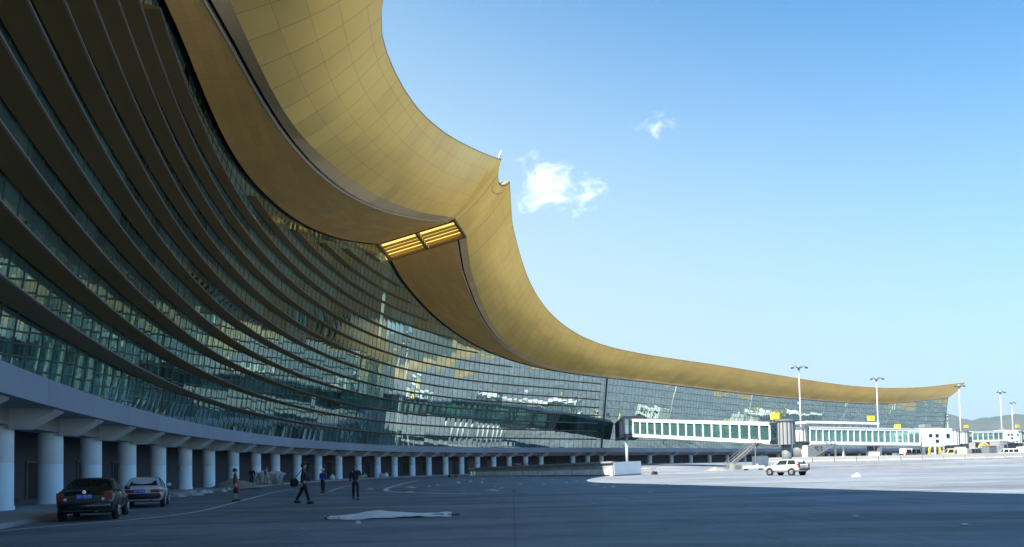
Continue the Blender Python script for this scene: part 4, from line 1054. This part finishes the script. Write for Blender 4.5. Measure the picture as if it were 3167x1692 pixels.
    for y in (wf, wrr):
        for s in (-1, 1):
            mm = M(); mm.tube([(s*(track-.1), y, rad+.02), (s*(track+.012), y, rad+.02)], rad+.075, n=22); mm.build('wheel_arch', BLACK, t, local=True)
            mm = M(); mm.tube([(s*(track-.16), y, rad), (s*(track-.14), y, rad), (s*(track+.01), y, rad), (s*(track+.035), y, rad)], [rad*.9, rad, rad, rad*.92], n=22, cap=True); wh = mm.build('wheel', TYRE, t, local=True)
            mm = M(); mm.tube([(s*(track+.02), y, rad), (s*(track+.042), y, rad)], [rad*.62, rad*.56], n=18)
            for k in range(5):
                a = 2*math.pi*k/5; mm.beam((s*(track+.046), y, rad), (s*(track+.046), y+math.cos(a)*rad*.55, rad+math.sin(a)*rad*.55), .05, .02)
            mm.build('rim', RIM, wh, local=True)
    yr = st[0][0]; wR = st[0][1]
    for s in (-1, 1):
        for nm, x, z, w, h, mt in tail:
            mm = M(); mm.box((s*x, yr-.012+.0, z), (w, .06, h)); mm.box((s*(x+w*.42), yr+.1, z), (w*.22, .22, h*.96)); mm.build(nm, mt, t, local=True)
    px, pz = plate; mm = M(); mm.box((px, yr-.03, pz), (.46, .03, .15)); pl = mm.build('licence_plate', PLATE, t, local=True)
    mm = M()
    for k in range(7):
        if k == 2: mm.box((px-.18+.06*k, yr-.048, pz), (.016, .006, .016)); continue
        mm.box((px-.18+.06*k, yr-.048, pz+(.0)), (.012, .006, .085)); mm.box((px-.165+.06*k, yr-.048, pz+(.03 if k % 2 else -.03)), (.028, .006, .014))
    mm.build('plate_characters', INK, pl, local=True)
    mm = M(); zb_ = st[0][2]; mm.tube([(-wR*.98, yr+.3, zb_+.17), (-wR*.9, yr-.04, zb_+.17), (0, yr-.1, zb_+.17), (wR*.9, yr-.04, zb_+.17), (wR*.98, yr+.3, zb_+.17)], .13, n=10); mm.build('bumper', bumper_mat, t, local=True)
    mm = M(); mm.tube([(wR*.5, yr+.1, zb_-.02), (wR*.5, yr-.09, zb_-.02)], .035, n=8); mm.build('exhaust', DKGREY, t, local=True)
    yf = st[-1][0]; wF = st[-1][1]
    for s in (-1, 1):
        mm = M(); mm.box((s*wF*.72, yf+.0, st[-1][3]-.16), (.36, .08, .14)); mm.build('headlight', CLEAR, t, local=True)
    if emblem:
        mm = M(); mm.tube([(0, yr-.01, emblem), (0, yr-.035, emblem)], .055, n=16); em = mm.build('emblem', CHROME, t, local=True)
        mm = M(); mm.beam((-.03, yr-.04, emblem+.03), (0, yr-.04, emblem-.03), .012, .008); mm.beam((.03, yr-.04, emblem+.03), (0, yr-.04, emblem-.03), .012, .008); mm.build('emblem_figure', DKGREY, em, local=True)
    return t
sedan_st = [(-2.28,.72,.34,.86),(-2.22,.8,.3,.99),(-2.0,.855,.26,1.04),(-1.35,.875,.22,1.05),(-.4,.88,.2,1.0),(.6,.88,.2,.97),(1.2,.875,.22,.93),(1.8,.85,.24,.86),(2.15,.78,.28,.76),(2.27,.68,.32,.66)]
car('parked_car', (-14.5, 24.9, 0), .385, 'black saloon car parked at the kerb, nearest the camera', paint('black_paint', (.006,.007,.009)), sedan_st, ((-1.72,-.98,.35,1.12),.8,.58,1.05,.98,1.45),
    (1.33,-1.3,.31,.865), [('tail_light', .69, .83, .22, .25, LAMP), ('reverse_light', .56, .74, .1, .08, CLEAR)], (0, .83), paint('black_bumper', (.006,.007,.009), .35), emblem=.98, scale=.96)
sil = [(-2.2,.7,.36,.84),(-2.15,.77,.33,.94),(-1.95,.815,.3,.97),(-1.3,.83,.25,.97),(-.4,.835,.23,.95),(.6,.835,.23,.93),(1.2,.83,.24,.9),(1.8,.81,.26,.84),(2.12,.75,.3,.76),(2.22,.66,.33,.66)]
car('parked_car', (-16.7, 32.7, 0), .39, 'silver grey boxy saloon parked ahead of the black car', paint('silver_paint', (.55,.57,.62), .32), sil, ((-1.78,-1.2,.3,1.0),.77,.58,.97,.93,1.39),
    (1.28,-1.28,.29,.82), [('tail_light', .5, .76, .36, .13, LAMP), ('indicator', .74, .76, .14, .13, AMBER)], (-.12, .76), plain('black_plastic', (.012,.012,.013), .6), scale=.97)
suv = [(-2.18,.74,.5,1.05),(-2.12,.82,.46,1.12),(-1.9,.86,.42,1.14),(-1.2,.875,.36,1.12),(-.3,.88,.34,1.1),(.7,.88,.34,1.08),(1.1,.87,.36,1.05),(1.75,.85,.4,.98),(2.1,.8,.44,.9),(2.24,.7,.46,.78)]
car('sport_utility_car', (27.3, 71.5, 0), .52, 'silver sport utility car parked in the sun before the boarding bridges', paint('pale_silver_paint', (.6,.6,.58), .35), suv, ((-2.05,-1.7,.25,1.0),.8,.64,1.12,1.06,1.68),
    (1.38,-1.32,.36,.86), [('tail_light', .72, .98, .16, .4, LAMP), ('reverse_light', .72, .7, .16, .1, CLEAR)], (0, .86), plain('grey_bumper', (.05,.05,.05), .6), scale=.97)

# ------------------------------------------------------------------ people
SKIN = plain('skin', (.42,.25,.17), .6, var=.05)
HAIR = plain('black_hair', (.012,.01,.01), .7)
SHOE = plain('black_shoe', (.012,.012,.012), .5)
def skinned(name, chains, mat, parent, sub=1):
    """chains: lists of (point, radius); the first point of a later chain may repeat an earlier point and is then shared"""
    V = []; E = []; Rr = []; idx = {}
    def vid(p, r):
        k = tuple(round(c, 4) for c in p)
        if k not in idx: idx[k] = len(V); V.append(p); Rr.append(r)
        return idx[k]
    for ch in chains:
        ids = [vid(p, r) for p, r in ch]
        for a, b in zip(ids, ids[1:]): E.append((a, b))
    me = bpy.data.meshes.new(name+'_line'); me.from_pydata([tuple(v) for v in V], E, [])
    ob = bpy.data.objects.new(name, me); COL.objects.link(ob)
    md = ob.modifiers.new('skin', 'SKIN'); md.use_smooth_shade = True; md.branch_smoothing = .4
    lay = me.skin_vertices[0].data
    for i, r in enumerate(Rr): lay[i].radius = (r if isinstance(r, tuple) else (r, r)); lay[i].use_root = (i == 0)
    sd = ob.modifiers.new('sub', 'SUBSURF'); sd.levels = sub; sd.render_levels = sub
    dg = bpy.context.evaluated_depsgraph_get(); dg.update()
    me2 = bpy.data.meshes.new_from_object(ob.evaluated_get(dg)); me2.name = name
    ob.modifiers.clear(); ob.data = me2; bpy.data.meshes.remove(me)
    me2.materials.clear(); me2.materials.append(mat)
    for p in me2.polygons: p.use_smooth = True
    ob.parent = parent; return ob
def person(loc, rz, H, label, top, bottom, hair=HAIR, legs=((.0, 0), (.0, 0)), arms=((0, 0), (0, 0)), detail=True, helmet=None, turn=0.0, long_coat=0.0, group=None):
    """legs/arms: (swing forward angle, joint bend) for left, right; the figure faces +Y"""
    t = thing('person', loc, label, 'person', group, rz=rz); k = H/1.75
    hip = Vector((0, 0, .93)); ch = Vector((0, .01, 1.30)); nk = Vector((0, .0, 1.47))
    def leg(s, sw, bd):
        h = Vector((s*.095, 0, .9)); kn = h+Vector((s*.01, .44*math.sin(sw), -.44*math.cos(sw))); a2 = sw-bd
        an = kn+Vector((0, .41*math.sin(a2), -.41*math.cos(a2))); return h, kn, an
    def arm(s, sw, bd):
        sh = Vector((s*.195, 0, 1.41)); el = sh+Vector((s*.06, .29*math.sin(sw), -.29*math.cos(sw))); a2 = sw+bd
        wr = el+Vector((-s*.01, .25*math.sin(a2), -.25*math.cos(a2))); return sh, el, wr
    Lg = [leg(s, *a) for s, a in zip((-1, 1), legs)]; Am = [arm(s, *a) for s, a in zip((-1, 1), arms)]
    low = min(l[2].z for l in Lg)-.085
    sc = lambda v: Vector((v.x, v.y, v.z-low))*k
    r = lambda x: x*k
    body = [[(sc(hip), r(.12)), (sc(Vector((0, 0, 1.1))), (r(.125), r(.1))), (sc(ch), (r(.15), r(.105))), (sc(nk), r(.058)), (sc(Vector((0,.02,1.545))), r(.062)), (sc(Vector((0,.02,1.62))), (r(.082), r(.098))), (sc(Vector((0,.0,1.7))), (r(.078), r(.09))), (sc(Vector((0,-.0,1.745))), r(.04))]]
    body.append([(sc(Vector((0,.02,1.62))), (r(.082), r(.098))), (sc(Vector((0,.125,1.605))), r(.017))])
    for s, (h, kn, an) in zip((-1, 1), Lg):
        body.append([(sc(hip), r(.12)), (sc(h), r(.085)), (sc(kn), r(.055)), (sc(an), r(.04)), (sc(an+Vector((0,.09,-.045))), r(.028))])
    hands = []
    for s, (sh, el, wr) in zip((-1, 1), Am):
        dr = (wr-el).normalized(); palm = wr+dr*.07
        body.append([(sc(ch), (r(.15), r(.105))), (sc(sh), r(.058)), (sc(el), r(.042)), (sc(wr), r(.028)), (sc(palm), (r(.03), r(.02)))])
        side = Vector((0, 1, 0)) if abs(dr.y) < .7 else Vector((0, 0, 1)); side = (side-dr*side.dot(dr)).normalized(); inw = Vector((-s, 0, 0))
        if detail:
            for q, ln in enumerate((.065, .078, .08, .068)):
                o = side*(.027-.018*q); b0 = palm+o*.8+dr*.02; b1 = b0+dr*ln*.5+o*.3; b2 = b1+dr*ln*.42+inw*ln*.3
                body.append([(sc(palm), (r(.03), r(.02))), (sc(b0), r(.0095)), (sc(b1), r(.009)), (sc(b2), r(.007))])
            th = wr+dr*.035+side*.03; body.append([(sc(palm), (r(.03), r(.02))), (sc(th), r(.011)), (sc(th+dr*.035+side*.018), r(.009))])
        hands.append(sc(palm))
    skinned('body', body, SKIN, t)
    jk = [[(sc(Vector((0,0,.86-long_coat))), (r(.165), r(.135))), (sc(Vector((0,0,1.05))), (r(.155), r(.125))), (sc(ch), (r(.178), r(.128))), (sc(Vector((0,0,1.42))), (r(.13), r(.09))), (sc(Vector((0,0,1.49))), r(.072))]]
    for s, (sh, el, wr) in zip((-1, 1), Am): jk.append([(sc(ch), (r(.178), r(.128))), (sc(sh), r(.078)), (sc(el), r(.062)), (sc(wr-(wr-el)*.05), r(.046))])
    skinned('jacket', jk, top, t)
    tr = [[(sc(Vector((0,0,1.0))), (r(.15), r(.115))), (sc(Vector((0,0,.9))), (r(.165), r(.125)))]]
    for s, (h, kn, an) in zip((-1, 1), Lg): tr.append([(sc(Vector((0,0,.9))), (r(.165), r(.125))), (sc(h+(kn-h)*.2), r(.098)), (sc(kn), r(.078)), (sc(an+Vector((0,0,.03))), r(.066))])
    skinned('trousers', tr, bottom, t)
    for h, kn, an in Lg:
        m = M(); c = sc(an+Vector((0, .055, -.03))); m.ball(c, (r(.062), r(.155), r(.075)), 12, 7, zmin=-.7); m.build('shoe', SHOE, t, local=True)
    hc = sc(Vector((0, -.012, 1.655)))
    m = M(); m.ball(hc, (r(.096), r(.112), r(.105)), 12, 7, zmin=-.1); m.ball(hc+Vector((0,-r(.03),-r(.03))), (r(.092), r(.09), r(.1)), 12, 7, zmin=-.6); hr = m.build('hair', hair, t, local=True)
    if detail:
        f = sc(Vector((0, .108, 1.625)))
        for s in (-1, 1):
            m = M(); m.ball(f+Vector((s*r(.033), -r(.004), r(.008))), (r(.013), r(.01), r(.008)), 8, 5); m.build('eye', HAIR, t, local=True)
            m = M(); m.ball(sc(Vector((s*.085, .01, 1.615))), (r(.014), r(.024), r(.034)), 8, 5); m.build('ear', SKIN, t, local=True)
        m = M(); m.ball(f+Vector((0, -r(.006), -r(.062))), (r(.024), r(.008), r(.007)), 8, 5); m.build('mouth', plain('lip', (.3,.12,.1), .6) if 'lip' not in bpy.data.materials else bpy.data.materials['lip'], t, local=True)
    if helmet:
        m = M(); m.ball(sc(Vector((0, .0, 1.675))), (r(.125), r(.14), r(.12)), 14, 7, zmin=-.05); m.tube([sc(Vector((0,.06,1.67))), sc(Vector((0,.06,1.678)))], [r(.15), r(.14)], n=16); m.build('hard_hat', helmet, t, local=True)
    return t, hands
def cl(n, c): return plain(n, c, .85, var=.15, scale=6)
OLIVE, KHAKI, NAVY, BLK, BLUE, DNAVY = cl('olive_cloth', (.1,.075,.035)), cl('khaki_cloth', (.3,.25,.18)), cl('navy_cloth', (.018,.022,.045)), cl('black_cloth', (.01,.01,.012)), cl('blue_cloth', (.02,.06,.3)), cl('dark_navy_cloth', (.015,.02,.035))
REDC, PINKC, GREYC = cl('red_cloth', (.6,.05,.1)), cl('pink_cloth', (.5,.3,.28)), cl('grey_cloth', (.1,.11,.12))
p1, h1 = person((-13.79, 35.6, 0), -1.2, 1.62, 'person in olive jacket and khaki trousers standing on the painted line', OLIVE, KHAKI, legs=((.05, 0), (-.07, .05)), arms=((.12, .3), (-.12, .15)))
p2, h2 = person((-9.23, 31.67, 0), -1.35, 1.81, 'person in dark suit striding to the right with a black shoulder bag', BLK, BLK, legs=((-.33, .16), (.27, .05)), arms=((.3, .35), (-.28, .3)))
p3, h3 = person((-12.26, 46.28, 0), 2.9, 1.52, 'person in blue jacket and yellow hard hat standing on the apron', BLUE, DNAVY, legs=((.06, 0), (-.06, .05)), arms=((.15, .1), (-.15, .2)), helmet=YEL)
p4, h4 = person((-7.61, 34.66, 0), 3.35, 1.73, 'person in navy jacket walking towards the camera with one arm raised', NAVY, DNAVY, hair=GREYC, legs=((.3, .1), (-.22, .3)), arms=((.35, 1.25), (-.3, .15)))
q5 = pt(83.2, .3, .15); person((q5.x, q5.y, .15), -2.6, 1.68, 'distant person in black standing by a column behind the one in the dark suit', BLK, BLK, detail=False, arms=((.1,.2),(0,.2)))
q6 = pt(87.6, .2, .15); person((q6.x, q6.y, .15), -1.0, 1.62, 'distant person in dark top with reddish hair and pale pink trousers', GREYC, PINKC, hair=plain('red_hair', (.22,.05,.03), .7), detail=False, legs=((.1,0),(-.1,.1)))
q7 = pt(154.4, -1.2, .15); person((q7.x, q7.y, .15), 3.0, 1.75, 'distant person in a red top between the columns left of the concrete ramp', REDC, GREYC, detail=False, arms=((.2,.4),(.1,.3)))
q8 = pt(158.9, -.9, .15); person((q8.x, q8.y, .15), 3.2, 1.68, 'distant person in red and dark clothes just behind the left end of the concrete ramp', REDC, BLK, detail=False)
def bag(pos, s, mt, label, strap=None, nm='shoulder_bag'):
    t = thing(nm, pos, label, 'bag'); m = M(); w, d, h = s; rows = []
    for i in range(9):
        a = math.pi*i/8; rows.append([(w*.5*math.cos(b)*abs(math.sin(a))**.5, d*.5*math.sin(b)*abs(math.sin(a))**.5, -h*.5*math.cos(a)) for b in [2*math.pi*j/14 for j in range(15)]])
    m.grid(rows); m.build('pouch', mt, t, local=True)
    if strap:
        m = M(); m.tube([Vector(q)-Vector(pos) for q in strap], .018, n=6); m.build('strap', mt, t, local=True)
    return t
bag((-9.62, 31.55, .95), (.34, .5, .36), BLK, 'big black bag hanging at the hip of the person in the dark suit', strap=[(-9.62,31.6,1.1),(-9.5,31.62,1.3),(-9.28,31.66,1.55),(-9.1,31.6,1.4)])
hp = h1[1]; mt_ = Matrix.Rotation(-1.2, 3, 'Z'); hp = Vector((-13.79, 35.6, 0))+mt_ @ hp
bag((hp.x+.06, hp.y-.02, hp.z-.2), (.22, .2, .32), NAVY, 'dark blue bag held low by the person in the olive jacket', strap=[(hp.x, hp.y, hp.z), (hp.x+.05, hp.y-.02, hp.z-.08)], nm='carrier_bag')
hl = Vector((-13.79, 35.6, 0))+mt_ @ h1[0]
bag((hl.x-.03, hl.y, hl.z-.22), (.2, .16, .3), REDP, 'small red bag in the other hand of the person in the olive jacket', strap=[(hl.x, hl.y, hl.z), (hl.x-.02, hl.y, hl.z-.1)], nm='carrier_bag')
hq = Vector((-7.61, 34.66, 0))+Matrix.Rotation(3.35, 3, 'Z') @ h4[0]
bag((hq.x+.1, hq.y-.05, hq.z), (.2, .1, .12), plain('lime_plastic', (.45,.5,.06), .6), 'lime green pouch held up by the person in the navy jacket', nm='pouch')
# ------------------------------------------------------------------ hills, air, light, camera
def hills():
    m = M(); prof = [(-20,.03),(20,.045),(27,.052),(30.4,.058),(31.56,.0518),(32.19,.0463),(32.9,.0442),(33.28,.0458),(34.2,.0464),(34.5,.0478),(35.2,.0485),(35.65,.0478),(38,.052),(43,.062),(50,.05),(60,.066),(75,.05),(100,.045),(140,.05)]
    rows = [[] for _ in range(7)]
    a = -20.0
    while a <= 140:
        h = interp(a, [p[0] for p in prof], [p[1] for p in prof])*4200
        h *= 1+.035*mnoise.fractal(Vector((a*1.3, 0, 0)), 1, 2, 5)
        for k in range(7):
            t = k/6; d = 3000+1200*t; z = h*(t**1.3)
            if 0 < k < 6: z += 12*mnoise.noise(Vector((a*1.1, k*1.7, 3)))
            r = R(a); rows[k].append((d*math.sin(r), d*math.cos(r), z-2))
        a += .16
    rows.append([(x*1.25, y*1.25, -5) for x, y, z in rows[-1]])
    m.grid(rows); return m
hm, nt, b = newmat('wooded_slope'); tc = N(nt, 'ShaderNodeTexCoord')
f = noisev(nt, tc.outputs['Object'], .006, 8, .7); nt.links.new(mixc(nt, remap(nt, f, .42, .6), (.03, .045, .028), (.07, .07, .04)), b.inputs['Base Color']); b.inputs['Roughness'].default_value = 1
tag(hills().build('hills', hm), kind='structure')
# an earth embankment closing the apron on the far right
m = M(); rows = [[], [], [], [], []]
for i in range(60):
    y = -500+i*25
    for k, (x, z) in enumerate(((620, -.5), (650, 6), (690, 16), (740, 20), (900, 14))):
        rows[k].append((x+25*math.sin(y*.013), y, z*(1+.4*mnoise.noise(Vector((y*.01, k, 0))))))
m.grid(rows); tag(m.build('embankment_ground', EARTH), kind='structure')

m = M(); m.box((0, 1400, 150), (12000, 9000, 304)); 
hz, nt, b = newmat('haze'); nt.nodes.remove(b)
pv = N(nt, 'ShaderNodeVolumePrincipled'); pv.inputs['Color'].default_value = (.62, .82, 1, 1); pv.inputs['Density'].default_value = HAZE; pv.inputs['Anisotropy'].default_value = .2
nt.links.new(pv.outputs[0], nt.nodes['Material Output'].inputs['Volume'])
if HAZE > 0: tag(m.build('haze', hz), kind='stuff')

w = bpy.data.worlds.new('World'); scene.world = w; w.use_nodes = True; nt = w.node_tree
bg = nt.nodes['Background']; bg.inputs['Strength'].default_value = SKY
sky = N(nt, 'ShaderNodeTexSky', sky_type='NISHITA'); sky.sun_disc = False
TO = Vector((-13, -14, 31)).normalized()
TO = Vector(SUNV).normalized()
el = math.asin(TO.z); az = math.atan2(TO.x, TO.y)
sky.sun_elevation = el; sky.sun_rotation = az; sky.altitude = 1900; sky.air_density = 1.0; sky.dust_density = 2.0; sky.ozone_density = 1.6
tc = N(nt, 'ShaderNodeTexCoord'); D = tc.outputs['Generated']
def dot(v):
    n = N(nt, 'ShaderNodeVectorMath', operation='DOT_PRODUCT'); nt.links.new(D, n.inputs[0]); n.inputs[1].default_value = v; return n.outputs['Value']
def cloud(c, rx, ry, seed, lo, hi, amp):
    c = Vector(c).normalized(); e1 = Vector((c.y, -c.x, 0)).normalized(); e2 = e1.cross(c)
    x = val(nt, 'DIVIDE', dot(e1), rx); y = val(nt, 'DIVIDE', dot(e2), ry); f = val(nt, 'GREATER_THAN', dot(c), .5)
    r = val(nt, 'SQRT', val(nt, 'ADD', val(nt, 'MULTIPLY', x, x), val(nt, 'MULTIPLY', y, y)))
    cb = N(nt, 'ShaderNodeCombineXYZ'); nt.links.new(x, cb.inputs[0]); nt.links.new(val(nt, 'MULTIPLY', y, .8), cb.inputs[1]); cb.inputs[2].default_value = seed
    n1 = noisev(nt, cb.outputs[0], 1.5, 8, .62, .5)
    d = val(nt, 'ADD', val(nt, 'MULTIPLY', val(nt, 'SUBTRACT', n1, .5), 2.4), val(nt, 'SUBTRACT', .5, val(nt, 'MULTIPLY', r, .62)))
    q = N(nt, 'ShaderNodeMapRange', interpolation_type='SMOOTHSTEP'); nt.links.new(d, q.inputs[0])
    for i, v in enumerate((lo, hi, 0, amp)): q.inputs[i+1].default_value = v
    return val(nt, 'MULTIPLY', q.outputs[0], f)
k1 = cloud((.0560, .9268, .3650), .074, .040, 3.7, .0, 1.0, .85)
k2 = cloud((.1831, .8871, .4238), .030, .020, 8.2, .05, 1.1, .55)
hs = N(nt, 'ShaderNodeHueSaturation'); hs.inputs['Saturation'].default_value = 1.0
nt.links.new(sky.outputs[0], hs.inputs['Color'])
tint = mixc(nt, 1.0, hs.outputs[0], SKYTINT, 'MULTIPLY')
sz = N(nt, 'ShaderNodeSeparateXYZ'); nt.links.new(D, sz.inputs[0])
hzr = N(nt, 'ShaderNodeMapRange', interpolation_type='SMOOTHSTEP'); nt.links.new(val(nt, 'ADD', sz.outputs[2], val(nt, 'MULTIPLY', sz.outputs[0], .3)), hzr.inputs[0])
for i, v in enumerate((.15, .76, 1.0, 0.0)): hzr.inputs[i+1].default_value = v
tint = mixc(nt, hzr.outputs[0], tint, HORIZ)
kk = val(nt, 'MAXIMUM', k1, k2)
nt.links.new(mixc(nt, kk, tint, CLOUDC), bg.inputs['Color'])

sl = bpy.data.lights.new('sun', 'SUN'); sl.energy = SUN; sl.angle = R(.53); sl.color = (1, .925, .81)
so = bpy.data.objects.new('sun', sl); COL.objects.link(so); so.rotation_euler = TO.to_track_quat('Z', 'Y').to_euler(); so.location = (-60, -60, 140)

cam = bpy.data.cameras.new('camera'); co = bpy.data.objects.new('camera', cam); COL.objects.link(co)
cam.sensor_width = 36; cam.lens = 36*1800/2576; cam.clip_end = 20000; cam.clip_start = .1
co.location = (0, 0, 1.5)
PITCH = R(2.0); ROLL = .02
cam.shift_y = (1172-1800*math.tan(PITCH)-688)/2576
fw = Vector((0, math.cos(PITCH), math.sin(PITCH))); r0 = Vector((1, 0, 0)); u0 = Vector((0, -math.sin(PITCH), math.cos(PITCH)))
rt = r0*math.cos(ROLL)-u0*math.sin(ROLL); up = r0*math.sin(ROLL)+u0*math.cos(ROLL)
Mx = Matrix((rt, up, -fw)).transposed(); co.rotation_euler = Mx.to_euler()
scene.camera = co
vs = scene.view_settings; vs.view_transform = 'Standard'; vs.look = 'None'; vs.exposure = EXPO; vs.gamma = 1; vs.use_curve_mapping = False
scene.cycles.max_bounces = 8; scene.cycles.transparent_max_bounces = 8; scene.cycles.glossy_bounces = 4; scene.cycles.diffuse_bounces = 4
scene.cycles.use_denoising = True
scene.cycles.sample_clamp_indirect = 6
